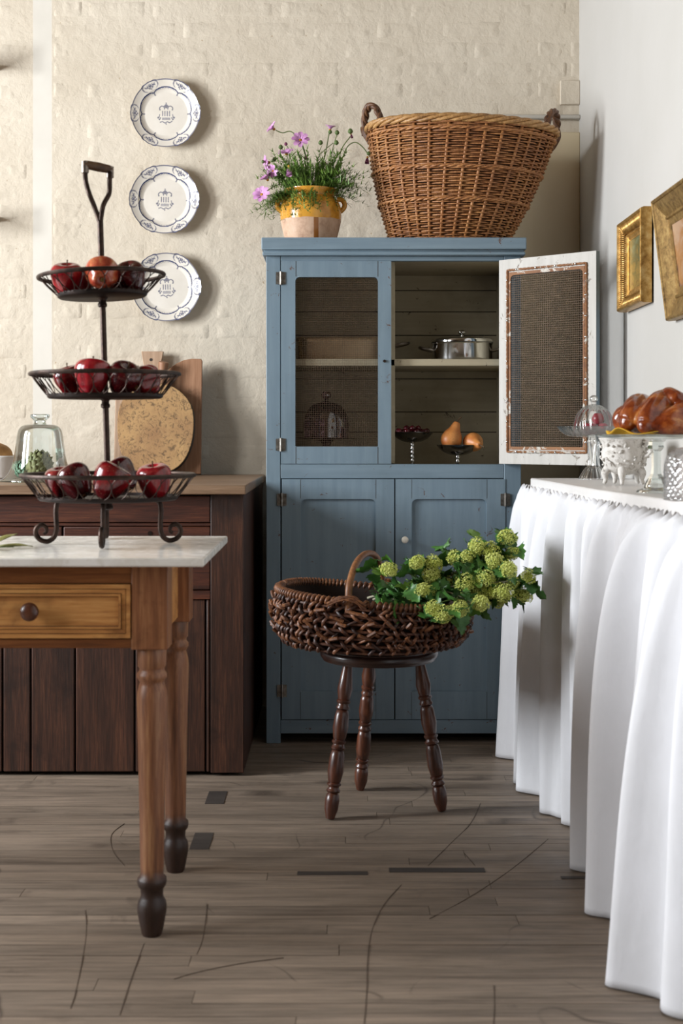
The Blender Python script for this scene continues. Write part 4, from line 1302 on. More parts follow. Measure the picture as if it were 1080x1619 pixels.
# little shelf ends at the left wall
for (py, lab) in ((104, 'upper'), (345, 'lower')):
    c = at(-6, py, 5.0)
    o = part('wall_shelf', MB().box(-1.75, c.x, 4.88, 5.034, c.z - 0.011, c.z + 0.011), OAKTOP, None, 0.002)
    tag(o, 'narrow %s wooden wall shelf ending at the far left' % lab, 'shelf')
# ================================================================== three legged stool
ZST = 0.440
stl = thing('stool', 'three legged turned walnut stool under the brown basket', 'stool', (0.112, 3.66, 0))
part('seat', MB().lathe(smoothprof([(0, 0.407), (0.14, 0.407), (0.156, 0.411), (0.163, 0.423), (0.158, 0.436), (0.145, 0.440), (0, 0.440)], 3), 56, (0.112, 3.66, 0)), STOOLS, stl, smooth=50)
SLP = [(0.00, .0115), (0.02, .0135), (0.06, .0185), (0.12, .0195), (0.155, .0165), (0.163, .0125), (0.168, .017), (0.178, .019), (0.188, .0165), (0.196, .014), (0.206, .0145), (0.214, .019), (0.224, .019), (0.230, .015), (0.236, .017), (0.30, .0215), (0.40, .0195), (0.432, .0165), (0.438, .013), (0.444, .0185), (0.454, .0195), (0.462, .0165), (0.475, .0145), (0.485, .0185), (0.497, .0190), (0.504, .0145), (0.512, .0165), (0.58, .0210), (0.66, .0190), (0.690, .0160), (0.695, .0125), (0.702, .0180), (0.712, .0185), (0.722, .0155), (0.735, .0150), (0.742, .0185), (0.755, .0190), (0.764, .0150), (0.775, .0165), (0.83, .0205), (0.90, .0165), (0.96, .0135), (1.0, .0130)]
for foot, top in (((-0.022, 3.534), (0.026, 3.585)), ((0.282, 3.611), (0.222, 3.635)), ((0.063, 3.828), (0.091, 3.745))):
    A = Vector((foot[0], foot[1], 0.003)); B = Vector((top[0], top[1], 0.409))
    pts, rad = [], []
    for t_, r_ in SLP:
        pts.append(A + (B - A) * t_); rad.append(r_)
    part('leg', MB().tube(pts, rad, 20), STOOLW, stl, smooth=50)

# ================================================================== brown gathering basket
BX, BY_, BZ = 0.094, 3.645, ZST
bk = thing('gathering_basket', 'oval dark willow basket with a bent stick handle on the stool', 'basket', (BX, BY_, BZ), None, (0, 0, math.radians(-13)))
bk.scale = (1, 1, 0.9)
BA, BB = 0.256, 0.185
def bsurf(th, t, off=0.0):
    """t 0 rim .. 1 foot, in the basket's own frame"""
    c_, s_ = math.cos(th), math.sin(th)
    e = 0.78
    ux, uy = math.copysign(abs(c_) ** e, c_), math.copysign(abs(s_) ** e, s_)
    k_ = 1 + 0.035 * math.sin(PI * min(1, t * 1.3)) - 0.09 * max(0, (t - 0.7) / 0.3) ** 2.2
    zr = 0.160 - 0.022 * (ux + 0.1) + 0.004 * ux * ux
    zb2 = 0.010 + 0.012 * ux * ux
    z = zr + (zb2 - zr) * t
    n_ = Vector((c_ / BA, s_ / BB, 0)).normalized()
    return Vector((BA * ux * k_, BB * uy * k_, z)) + n_ * off
mb = MB()
mb.grid(lambda i, j: bsurf(2 * PI * i / 60, j / 9 * 1.0, -0.012), 60, 10, True)
mb.face([i * 10 + 9 for i in range(60)])
part('inner_shell', mb, BRNI, bk, local=True, smooth=180)  # added dark shell, its colour gives the shade seen between the strands
NR = 7
ribs = MB()
for k_ in range(NR):
    t0 = 0.10 + 0.88 * k_ / (NR - 1)
    ribs.tube([bsurf(2 * PI * i / 90, t0, 0.0) for i in range(90)], 0.0050, 6, True)
stuff(part('ribs', ribs, BRN, bk, local=True))
NV = 130
wv = MB()
for q in range(NV):
    th0 = 2 * PI * q / NV
    side = abs(math.sin(th0)) > 0.5
    slant = (0.42 if (q % 2) else -0.42) * (abs(math.sin(th0)) ** 1.5)
    pts = []
    ns = (NR - 1) * 4 + 3
    for i in range(ns):
        t0 = 0.0 + 1.0 * i / (ns - 1)
        ph = (t0 - 0.10) / 0.88 * (NR - 1)
        off = 0.0080 * math.cos(PI * ph + PI * q) + R.uniform(-0.0012, 0.0012)
        th = th0 + slant * t0 + 0.02 * math.sin(t0 * 9 + q)
        pts.append(bsurf(th, t0, off))
    wv.tube(pts, 0.0043 + R.uniform(-0.0009, 0.0009), 6, mi=R.choice((0, 0, 1, 2)))
stuff(part('weave', wv, [BRN, BRNL, BRND], bk, local=True, smooth=60))
# short cut ends poking out on the front
ends = MB()
for q in range(60):
    th = R.uniform(-PI, 0) * 0.96 - 0.05; t0 = R.uniform(0.12, 0.85)
    p = bsurf(th, t0, 0.008); p2 = bsurf(th + R.uniform(-0.12, 0.12), t0 + R.uniform(-0.16, 0.05), 0.016)
    ends.tube([p, (p + p2) / 2 + Vector((0, -0.003, 0)), p2], 0.0055, 6)
stuff(part('cut_ends', ends, BRNR, bk, local=True))
part('rim_rod', MB().tube([bsurf(2 * PI * i / 80, 0.0, 0.0) for i in range(80)], 0.0075, 8, True), BRN, bk, local=True)
nt = 118
pts = []
for i in range(nt * 8):
    th = 2 * PI * i / (nt * 8)
    p = bsurf(th, 0.0, 0.0)
    a = 2 * PI * i / 8
    n_ = Vector((math.cos(th) / BA, math.sin(th) / BB, 0)).normalized()
    pts.append(p + n_ * math.cos(a) * 0.0095 + Vector((0, 0, math.sin(a) * 0.0105)))
part('rim_wrapping', MB().tube(pts, 0.0048, 6, True), BRNR, bk, local=True, smooth=180)
hp = crom([(-0.026, -0.190, 0.135), (-0.026, -0.188, 0.165), (-0.026, -0.175, 0.215), (-0.022, -0.11, 0.268), (-0.018, 0.0, 0.286), (-0.014, 0.11, 0.268), (-0.010, 0.175, 0.215), (-0.010, 0.186, 0.160), (-0.012, 0.186, 0.13)], 6)
part('handle', MB().tube(hp, 0.0095, 12), BENT, bk, local=True, smooth=180)
lash = MB()
for (hx, hy) in ((-0.026, -0.197), (-0.010, 0.193)):
    for q in range(2):
        for sg in (-1, 1):
            lash.tube(crom([(hx - 0.055 + 0.01 * q, hy * 1.0 + (0.006 if hy > 0 else -0.006), 0.156 + sg * 0.004), (hx - 0.02, hy * 1.02 + (0.008 if hy > 0 else -0.008), 0.172 + 0.006 * q + sg * 0.002), (hx + 0.02, hy * 1.02 + (0.008 if hy > 0 else -0.008), 0.172 + 0.006 * q - sg * 0.004), (hx + 0.05 - 0.01 * q, hy * 1.0 + (0.006 if hy > 0 else -0.006), 0.152 - sg * 0.005)], 5), 0.0036, 6)
stuff(part('lashing', lash, BRNR, bk, local=True))

# ---- viburnum branches lying in the basket
HEADS = [(754, 865), (721, 884), (738, 883), (685, 892), (660, 890), (615, 901), (681, 910), (652, 938), (668, 933), (681, 938), (711, 927), (735, 923), (768, 915), (782, 888), (804, 901), (802, 851), (811, 876), (835, 912), (829, 940), (754, 941), (779, 934), (811, 923), (788, 949), (760, 955), (727, 963), (685, 962), (703, 972), (775, 873), (743, 947), (782, 902), (765, 927), (796, 938)]
# a flower head: a ball of small four-petalled florets
fm = MB()
NF = 62
for q in range(NF):
    ph = math.acos(1 - 2 * (q + 0.5) / NF); th = PI * (1 + 5 ** 0.5) * q
    n_ = Vector((math.sin(ph) * math.cos(th), math.sin(ph) * math.sin(th), math.cos(ph)))
    rr_ = 0.0172 * (1 + 0.30 * noise.noise(n_ * 1.9 + Vector((3, 1, 7)))) * (0.85 if n_.z < -0.4 else 1) + R.uniform(-0.001, 0.0012)
    c = n_ * rr_
    u = n_.orthogonal().normalized(); w_ = n_.cross(u)
    sp = R.random() * 6
    b0 = len(fm.v)
    fm.v.append(tuple(c - n_ * 0.0012))
    for p_ in range(5):
        a = sp + 2 * PI * p_ / 5
        for (da, rr2, hh) in ((-0.42, 0.0036, 0.0020), (0.0, 0.0050, -0.0002), (0.42, 0.0036, 0.0020)):
            d = u * math.cos(a + da) + w_ * math.sin(a + da)
            fm.v.append(tuple(c + d * rr2 + n_ * hh))
        fm.face((b0, b0 + 1 + p_ * 3, b0 + 2 + p_ * 3, b0 + 3 + p_ * 3))
fm.lathe([(0, -0.0125), (0.0085, -0.009), (0.0125, 0), (0.0085, 0.009), (0, 0.0125)], 10, mi=1)
HM = fm.mesh('flower_head', [VHEAD, VHEART], (0, 0, 0), 0)
# lobed leaf
def vleaf_mesh(name, mat, seed):
    rr = random.Random(seed)
    out = []
    lob = [(0, 0), (0.10, 0.30), (0.02, 0.62), (0.22, 0.56), (0.30, 0.86), (0.42, 0.60), (0.52, 0.70), (0.60, 0.44), (0.72, 0.52), (0.80, 0.28), (0.92, 0.20), (1.0, 0.0)]
    mb = MB()
    L, W = 0.046, 0.030
    n = len(lob)
    def z(x, y): return -0.25 * L * x * x + 0.35 * abs(y) * W + 0.12 * L * math.sin(5 * x + seed)
    for (x, y) in lob: mb.v.append((x * L, 0, z(x, 0)))
    for (x, y) in lob: mb.v.append((x * L, y * W * 0.5, z(x, y * 0.5) + 0.002 * rr.uniform(-1, 1)))
    for (x, y) in lob: mb.v.append((x * L, y * W, z(x, y) + 0.003 * rr.uniform(-1, 1)))
    for (x, y) in lob: mb.v.append((x * L, -y * W * 0.5, z(x, y * 0.5)))
    for (x, y) in lob: mb.v.append((x * L, -y * W, z(x, y) + 0.003 * rr.uniform(-1, 1)))
    for i in range(n - 1):
        mb.face((i, i + 1, n + i + 1, n + i)); mb.face((n + i, n + i + 1, 2 * n + i + 1, 2 * n + i))
        mb.face((i + 1, i, 3 * n + i, 3 * n + i + 1)); mb.face((3 * n + i + 1, 3 * n + i, 4 * n + i, 4 * n + i + 1))
    mb.tube([(-0.012, 0, 0.002), (0, 0, 0)], 0.0009, 5)
    return mb.mesh(name, mat, (0, 0, 0), 180)
VL = [vleaf_mesh('leaf', VLEAF, k_) for k_ in range(3)] + [vleaf_mesh('leaf', VLEAFY, 9)]
order = sorted(HEADS, key=lambda p: (p[1] - 935) / (p[0] - 540))
for bi in range(8):
    hs = order[bi * 4:bi * 4 + 4]
    hs.sort()
    dep = R.uniform(-0.10, 0.08)
    pos = []
    for (px, py) in hs:
        Y = 3.51 + dep + R.uniform(-0.05, 0.05)
        if py > 950: Y = 3.385 + R.uniform(-0.02, 0.01)
        pos.append(at(px, py, Y))
    base = Vector((R.uniform(0.06, 0.13), 3.62 + R.uniform(-0.05, 0.07), 0.545 + 0.006 * bi))
    tipp = pos[-1]
    t = thing('viburnum_branch', 'viburnum branch with lime green clusters, %s in the brown basket' % ('topmost', 'second from the top', 'third from the top', 'fourth from the top', 'fourth from the bottom', 'third from the bottom', 'second from the bottom', 'lowest')[bi], 'branch', tuple(base), 'viburnum branches in the basket')
    over = Vector((0.30, 3.52 + dep * 0.5, 0.625))
    main = bez(base, base + (over - base) * 0.55 + Vector((0, 0, 0.025)), over + (tipp - over) * 0.35, tipp - Vector((0.01, 0, 0.01)), 16)
    part('stem', MB().tube(main, [0.0032 - 0.0014 * i / 16 for i in range(17)], 7), VSTEM, t, smooth=180)
    for i, p in enumerate(pos):
        if i < 3:
            q = min(main, key=lambda s: (s - p).length + (0.05 if s.x > p.x else 0))
            tw = bez(q, q + (p - q) * 0.4 + Vector((0, 0, 0.015)), p + Vector((0, 0, 0.012)), p, 8)
            part('twig', MB().tube(tw, 0.0015, 6), STALK, t, smooth=180)
        o = bpy.data.objects.new('flower_head', HM); COL.objects.link(o); o.parent = t
        o.location = p - base
        s_ = R.uniform(1.05, 1.5)
        o.scale = (s_, s_, s_ * R.uniform(0.8, 1.0)); o.rotation_euler = (R.uniform(-0.6, 0.6), R.uniform(-0.6, 0.6), R.uniform(0, 6))
    def put_leaf(p, k_=None, sc_=1.0):
        o = bpy.data.objects.new('leaf', VL[R.choice((0, 1, 2, 0, 1, 2, 3))]); COL.objects.link(o); o.parent = t
        o.location = p - base
        o.rotation_euler = (R.uniform(-0.9, 0.9), R.uniform(-0.5, 1.0), R.uniform(-1.6, 1.6) if R.random() < 0.7 else R.uniform(0, 6))
        s_ = R.uniform(0.85, 1.3) * sc_
        o.scale = (s_, s_, s_)
    for i, p in enumerate(pos):
        for q in range(4):
            put_leaf(p + Vector((R.uniform(-0.04, 0.012), R.uniform(0.005, 0.055), R.uniform(-0.028, 0.026))))
    for q in range(7):
        put_leaf(main[R.randint(4, 13)] + Vector((R.uniform(-0.02, 0.02), R.uniform(-0.03, 0.02), R.uniform(-0.004, 0.022))))
    for q in range(4):
        put_leaf(Vector((R.uniform(0.09, 0.26), R.uniform(3.46, 3.66), R.uniform(0.585, 0.615))))

# ================================================================== confit pot with cosmos on the cupboard
CT = zc(377)
px_, py_ = (491.5 - 535) * 4.58 / 2100, 4.58
pt = thing('potted_cosmos', 'yellow glazed confit pot of pink cosmos on top of the blue cupboard', 'potted plant', (px_, py_, CT))
PP = [(0, 0), (0.076, 0.0), (0.083, 0.006), (0.094, 0.04), (0.103, 0.08), (0.106, 0.11), (0.102, 0.138), (0.092, 0.156), (0.084, 0.164), (0.0835, 0.172), (0.090, 0.186), (0.0915, 0.192), (0.086, 0.192), (0.078, 0.178), (0.078, 0.165), (0.0, 0.165)]
part('pot', MB().lathe(smoothprof(PP[:12], 3) + PP[12:], 48), GLAZE, pt, local=True, smooth=60)
for sg in (-1, 1):
    part('handle', MB().tube(crom([(sg * 0.090, 0, 0.160), (sg * 0.105, 0, 0.160), (sg * 0.115, 0, 0.149), (sg * 0.116, 0, 0.136), (sg * 0.108, 0, 0.124), (sg * 0.101, 0, 0.119)], 5), [0.0085] * 26, 10), GLAZE, pt, local=True, smooth=180)
part('soil', MB().lathe([(0, 0.168), (0.078, 0.167)], 24), SOIL, pt, local=True)
O = Vector((px_, py_, CT))
fo = MB()
def blade(p0, d, L, droop, wd):
    n = 5
    up = Vector((0, 0, 1))
    side = d.cross(up)
    side = side.normalized() if side.length > 1e-3 else Vector((1, 0, 0))
    b0 = len(fo.v)
    for i in range(n):
        u = i / (n - 1)
        p = p0 + d * (L * u) - up * (droop * L * u * u)
        w_ = wd * (1 - 0.8 * u)
        fo.v.append(tuple(p + side * w_)); fo.v.append(tuple(p - side * w_))
    for i in range(n - 1):
        fo.face((b0 + 2 * i, b0 + 2 * i + 1, b0 + 2 * i + 3, b0 + 2 * i + 2))
fr = random.Random(5)
for q in range(400):
    a = fr.uniform(0, 2 * PI); rr = 0.07 * fr.random() ** 0.5
    root = Vector((rr * math.cos(a), rr * math.sin(a), 0.170))
    left = fr.random() < 0.28
    L = fr.uniform(0.11, 0.21)
    spread = fr.uniform(0.05, 0.8)
    out = Vector((math.cos(a) * spread, math.sin(a) * spread * 0.8, 1)).normalized()
    if left: out = Vector((-fr.uniform(0.8, 1.8), fr.uniform(-0.6, 0.4), fr.uniform(0.3, 0.8))).normalized()
    elif fr.random() < 0.22: out = Vector((fr.uniform(0.5, 1.3), fr.uniform(-0.6, 0.4), fr.uniform(0.3, 0.7))).normalized()
    droop = fr.uniform(0.15, 0.6) + (0.3 if left else 0)
    if left: L *= 0.72
    if q % 11 == 0:
        out = Vector((fr.uniform(-0.7, 0.7), -1.2, 0.5)).normalized(); L = fr.uniform(0.08, 0.13); droop = fr.uniform(0.7, 1.1)
    for i in range(8):
        u = 0.25 + 0.75 * i / 7
        p = root + out * (L * u) - Vector((0, 0, droop * L * u * u))
        for s_ in (-1, 1, 0):
            d = (out + Vector((fr.uniform(-0.9, 0.9), fr.uniform(-0.9, 0.9), fr.uniform(-0.5, 0.7)))).normalized()
            blade(p, d, fr.uniform(0.018, 0.034), fr.uniform(0, 0.6), 0.0022)
    blade(root, out, L, droop, 0.0016)
stuff(part('foliage', fo, FERN, pt, local=True, smooth=180))
def rel(px, py, Y): return at(px, py, Y) - O
def stalk(a, pts, r=0.0018):
    return part('stalk', MB().tube(crom([a] + pts, 6), r, 6), STALK, pt, local=True, smooth=180)
pet = MB()
def pf(i, j):
    u = i / 5; v = (j - 1)
    wd = 0.0082 * (0.35 + 0.65 * math.sin(PI * (0.12 + 0.62 * u)))
    tip = 0.003 * (1 - abs(v)) if i == 5 else 0
    return (0.004 + u * 0.024 + tip, v * wd, 0.0025 * abs(v) + 0.004 * math.sin(u * 2.5))
pet.grid(pf, 6, 3)
PETM = pet.mesh('petal', PETAL, (0, 0, 0), 180)
PETMD = PETM.copy(); PETMD.materials.clear(); PETMD.materials.append(PETALD)
def flower(p, normal, cup, sc_=1.0, me=PETM, n=8):
    z = Vector(normal).normalized()
    q = z.to_track_quat('Z', 'Y')
    f = part('flower', MB().lathe(smoothprof([(0, -0.006), (0.004, -0.005), (0.0055, 0.0), (0.0045, 0.003), (0, 0.0045)], 2), 12), DISC, pt, local=True, smooth=180)
    f.location = p; f.rotation_mode = 'QUATERNION'; f.rotation_quaternion = q; f.scale = (sc_,) * 3
    for k_ in range(n):
        o = bpy.data.objects.new('petal', me); COL.objects.link(o); o.parent = f
        o.rotation_euler = Matrix.Rotation(2 * PI * k_ / n + R.uniform(-0.08, 0.08), 4, 'Z').to_3x3().to_4x4().to_euler()
        o.rotation_euler = (Matrix.Rotation(2 * PI * k_ / n + R.uniform(-0.08, 0.08), 3, 'Z') @ Matrix.Rotation(-cup + R.uniform(-0.1, 0.1), 3, 'Y')).to_euler()
def bud(p, r=0.006, mat=BUD):
    part('bud', MB().lathe(smoothprof([(0, -r), (r * 0.8, -r * 0.5), (r, 0.2 * r), (r * 0.5, r), (0, r * 1.2)], 2), 12, tuple(p)), mat, pt, local=True, smooth=180)
mid = lambda x, y: rel(x, y, 4.57)
flower(mid(433, 204), (-0.8, -0.35, 0.6), 0.35, 0.9)
stalk(mid(484, 250), [mid(474, 222), mid(460, 208), mid(447, 210), mid(436, 206)])
flower(rel(475, 222, 4.54), (0.05, -0.9, 0.45), 0.1, 1.05)
stalk(mid(486, 262), [mid(482, 240), rel(476, 224, 4.545)])
flower(rel(453, 243, 4.52), (-0.2, -0.45, 0.85), 0.2, 1.0)
flower(rel(425, 257, 4.53), (-0.9, -0.3, -0.1), 0.3, 0.95)
flower(rel(432, 270, 4.52), (-0.5, -0.7, -0.2), 0.2, 0.8)
flower(rel(423, 284, 4.52), (-0.5, -0.3, 0.7), 0.5, 0.9)
flower(rel(457, 264, 4.48), (0.05, -0.3, -1.0), 1.15, 1.1)
flower(rel(414, 308, 4.50), (-0.25, -0.85, 0.4), 0.05, 1.05)
flower(mid(522, 205), (0.1, -0.2, 1.0), 0.55, 0.8)
flower(mid(581, 249), (-0.1, -0.2, -1.0), 1.1, 0.75, PETMD)
flower(mid(555, 212), (0.3, -0.2, -1), 1.2, 0.5, PETMD, 4)
for (x, y, r_, mt) in ((444, 233, .008, BUD), (452, 228, .006, PETALD), (533, 210, .008, BUD), (532, 226, .008, BUD), (507, 226, .008, BUD), (554, 208, .009, BUD), (583, 243, .007, BUD), (501, 276, .006, PETALD), (514, 259, .006, PETALD), (483, 250, .006, PETALD), (434, 252, .007, BUD), (416, 256, .006, BUD), (522, 209, .007, BUD), (430, 276, .008, BUD)):
    bud(rel(x, y, 4.535), r_, mt)
stalk(mid(512, 255), [mid(517, 230), mid(521, 207)])
stalk(mid(522, 255), [mid(527, 232), mid(533, 212)], 0.0014)
stalk(mid(534, 265), [mid(540, 236), mid(554, 216)])
stalk(mid(537, 262), [mid(548, 234), mid(561, 225), mid(573, 232), mid(582, 244)])
stalk(mid(505, 245), [mid(517, 234), mid(527, 226)], 0.0014)
stalk(mid(456, 255), [mid(452, 242), mid(444, 234)], 0.0014)
stalk(mid(457, 262), [mid(458, 240), mid(452, 229)], 0.0014)
stalk(mid(470, 275), [mid(448, 256), mid(427, 256)], 0.0014)
stalk(mid(465, 285), [mid(445, 275), mid(434, 272)], 0.0014)
stalk(mid(465, 292), [mid(440, 292), rel(416, 306, 4.51)], 0.0014)

# ================================================================== big laundry basket
LXc, LYc = 0.40, 4.62
lbk = thing('laundry_basket', 'big oval honey coloured willow basket with twisted end handles on the blue cupboard', 'basket', (LXc, LYc, CT))
def lsurf(th, t, off=0.0):
    a = 0.196 + (0.325 - 0.196) * t + 0.014 * math.sin(PI * t)
    b_ = 0.150 + (0.215 - 0.150) * t + 0.010 * math.sin(PI * t)
    c_, s_ = math.cos(th), math.sin(th)
    n_ = Vector((c_ / a, s_ / b_, -0.6)).normalized()
    z = 0.004 + (0.395 - 0.010 * c_) * t
    return Vector((a * c_ - 0.015 + 0.045 * t, b_ * s_, z)) + n_ * off
NS = 32
mb = MB()
NROW = 54
for r_ in range(NROW):
    t0 = 0.012 + 0.965 * r_ / (NROW - 1)
    pts = []
    npt = NS * 4
    for i in range(npt):
        th = 2 * PI * i / npt
        pts.append(lsurf(th, t0 + 0.0035 * math.sin(th * 3 + r_), 0.0068 * math.cos(NS / 2 * th + PI * r_)))
    mb.tube(pts, 0.0030 + R.uniform(-0.0004, 0.0005), 6, True)
stuff(part('weave', mb, WICK, lbk, local=True, smooth=180))
mb = MB()
for q in range(NS):
    th = 2 * PI * (q + 0.0) / NS + R.uniform(-0.02, 0.02)
    lean_ = R.uniform(-0.03, 0.03)
    mb.tube([lsurf(th + lean_ * t_, t_, 0.0005) for t_ in (0.0, 0.25, 0.5, 0.75, 1.0)], 0.0052, 7)
stuff(part('stakes', mb, WICKS, lbk, local=True, smooth=180))
mb = MB()
for t0 in (0.02, 0.345, 0.615, 0.93):
    for s_ in range(3):
        pts = []
        for i in range(NS * 6):
            th = 2 * PI * i / (NS * 6)
            ph = NS / 3 * th * 2 + s_ * 2 * PI / 3
            pts.append(lsurf(th, t0 + 0.008 * math.sin(ph) , 0.003 + 0.0065 * math.cos(ph)))
        mb.tube(pts, 0.0037, 6, True)
stuff(part('waling', mb, WICKS, lbk, local=True, smooth=180))
mb = MB()
for s_ in range(4):
    pts = []
    for i in range(240):
        th = 2 * PI * i / 240
        ph = 9 * th + s_ * PI / 2
        pts.append(lsurf(th, 1.0, 0.009 * math.cos(ph)) + Vector((0, 0, 0.004 + 0.009 * math.sin(ph))))
    mb.tube(pts, 0.0068, 7, True)
part('rim', mb, WICKR, lbk, local=True, smooth=180)
mb = MB()
mb.grid(lambda i, j: lsurf(2 * PI * i / 48, j / 5, -0.010), 48, 6, True)
mb.face([i * 6 for i in range(48)])
part('inside', mb, BRNI, lbk, local=True, smooth=180)  # dark shell added behind the weave so its gaps look shaded
for sg in (-1, 1):
    ex = lsurf(0 if sg > 0 else PI, 1.0)
    mb = MB()
    for s_ in range(3):
        pts = []
        for i in range(49):
            u = i / 48
            a = PI * u
            y = -0.055 * math.cos(a)
            h = 0.092 * math.sin(a) ** 0.75 - 0.01
            ph = 5 * PI * u + s_ * 2 * PI / 3
            pts.append(ex + Vector((sg * (0.012 * math.sin(a) + 0.004) + 0.0075 * math.cos(ph), y + 0.004 * math.sin(ph), h + 0.006 * math.sin(ph))))
        mb.tube(pts, 0.0075, 7)
    for s_ in range(5):
        yy = (-1 if s_ % 2 else 1) * (0.05 + 0.004 * s_)
        mb.tube(crom([ex + Vector((sg * 0.012, yy, 0.02)), ex + Vector((sg * 0.016, yy * 0.8, 0.0)), ex + Vector((sg * 0.004, yy * 0.5, -0.035)), ex + Vector((-sg * 0.010, yy * 0.4, -0.05))], 5), 0.006, 6)
    mb.xf(Matrix.Translation(ex - Vector((sg * 0.020, 0, 0))) @ Matrix.Rotation(sg * -0.5, 4, 'Z') @ Matrix.Translation(-ex))
    part('handle', mb, WICKH, lbk, local=True, smooth=180)

# ================================================================== white counter with a linen skirt
CZ = 0.888
ct = thing('counter', 'white painted counter along the right wall behind a linen skirt', 'counter', (0.80, 2.8, 0))
top = MB()
lp = [(0.60, 4.15), (0.645, 3.30), (0.71, 2.72), (0.80, 1.35), (XR - 0.002, 1.35), (XR - 0.002, 4.15)]
b0 = len(top.v); n = len(lp)
top.v += [(x, y, CZ - 0.038) for x, y in lp] + [(x, y, CZ) for x, y in lp]
top.face([n + i for i in range(n)][::-1]); top.face(list(range(n)))
for i in range(n):
    j = (i + 1) % n
    top.face((i, j, n + j, n + i))
part('counter_top', top, TOPW, ct, 0.004, recalc=True)
for (x, y) in ((0.68, 4.08), (0.87, 4.08), (0.86, 1.45), (0.83, 2.5)):
    part('leg', MB().box(x - 0.02, x + 0.02, y - 0.02, y + 0.02, 0, CZ - 0.038), TOPW, ct, 0.002)
EDGE = [(1.35, 0.80), (2.72, 0.71), (3.30, 0.645), (4.15, 0.60)]
def edge_x(y):
    for (ya, xa), (yb, xb) in zip(EDGE[:-1], EDGE[1:]):
        if y <= yb: return xa + (xb - xa) * (y - ya) / (yb - ya)
    return EDGE[-1][1]
# hem: crests (towards the room) and troughs, y -> x at the floor
HEM = [(4.30, 0.63), (4.22, 0.522), (4.10, 0.575), (4.00, 0.60), (3.85, 0.508), (3.76, 0.565), (3.70, 0.615), (3.57, 0.560), (3.50, 0.60), (3.38, 0.64), (3.13, 0.572), (3.02, 0.62), (2.85, 0.548), (2.74, 0.605), (2.62, 0.600), (2.46, 0.506), (2.36, 0.60), (2.22, 0.640), (2.12, 0.575), (2.0, 0.64), (1.85, 0.56), (1.7, 0.64), (1.55, 0.58), (1.35, 0.62)]
HEM.sort()
def hem_x(y):
    for (ya, xa), (yb, xb) in zip(HEM[:-1], HEM[1:]):
        if y <= yb:
            u = (y - ya) / (yb - ya)
            return xa + (xb - xa) * (u * u * (3 - 2 * u))
    return HEM[-1][1]
NY, NZ = 520, 60
ZTOP = CZ - 0.026
def skirt(i, j):
    u = i / (NY - 1); v = j / (NZ - 1)
    y = 1.35 + (4.235 - 1.35) * u
    ex = edge_x(min(y, 4.15)) - 0.016
    # gathered heading: narrow uneven pleats
    pl = 0.5 * math.sin(y * 2 * PI / 0.088 + 1.4 * math.sin(y * 9)) + 0.5 * math.sin(y * 2 * PI / 0.133 + 0.7 + math.sin(y * 5))
    pl = max(-0.6, pl)
    top_x = ex - 0.010 - 0.013 * pl
    bot_x = hem_x(y)
    kk = min(1, max(0, (y - 3.2) / 0.5))
    s_ = v ** (0.40 + 0.45 * kk)
    x = top_x * (1 - s_) + bot_x * s_
    # fine pleats die out downwards, soft wrinkles remain
    mid = math.sin(y * 2 * PI / 0.155 + 1.1 * math.sin(y * 6.3)) + 0.95 * math.sin(y * 2 * PI / 0.097 + 0.9 * math.sin(y * 4.1))
    mid = math.copysign(abs(mid) ** 0.7, mid)
    x -= 0.031 * mid * (1 - math.exp(-v * 7)) * (1 - 0.5 * v)
    x -= 0.006 * (1 - abs(math.sin(y * PI / 0.118 + 0.6 * math.sin(y * 5.2)))) ** 3 * (1 - math.exp(-v * 9))
    x += 0.0035 * math.sin(y * 2 * PI / 0.061 + 3 * v) * (0.3 + v * (1 - v) * 2)
    x += 0.006 * noise.noise(Vector((y * 7, v * 2.0, 1.5))) * v
    fr_ = max(0, 1 - v / 0.04)
    pinch = math.exp(-((v - 0.045) / 0.02) ** 2)
    x += 0.006 * pinch
    x += fr_ * (0.014 + 0.013 * pl - 0.004 * math.sin(y * 2 * PI / 0.045))
    z = ZTOP * (1 - v) + 0.004 * v + 0.006 * fr_ * math.sin(y * 2 * PI / 0.052)
    yy = y + 0.012 * noise.noise(Vector((y * 3, v * 1.5, 7))) * v
    if u > 0.985:
        x += 0.0
    return (x, yy, z)
mb = MB().grid(skirt, NY, NZ)
# the far end turns in towards the wall
def endcloth(i, j):
    u = i / 40; v = j / (NZ - 1)
    p = Vector(skirt(NY - 1, j))
    xx = p.x + (XR - 0.004 - p.x) * u
    return (xx, p.y + 0.018 * math.sin(u * 18) * (0.4 + 0.6 * v) * (1 - (1 - u) ** 8) * u ** 0.2, p.z)
mb.grid(endcloth, 41, NZ)
sk = part('linen_skirt', mb, LINEN, None, smooth=180)
sk.modifiers.new('thick', 'SOLIDIFY').thickness = 0.0015
tag(sk, 'long white linen skirt hanging in folds from the right counter to the floor', 'curtain')

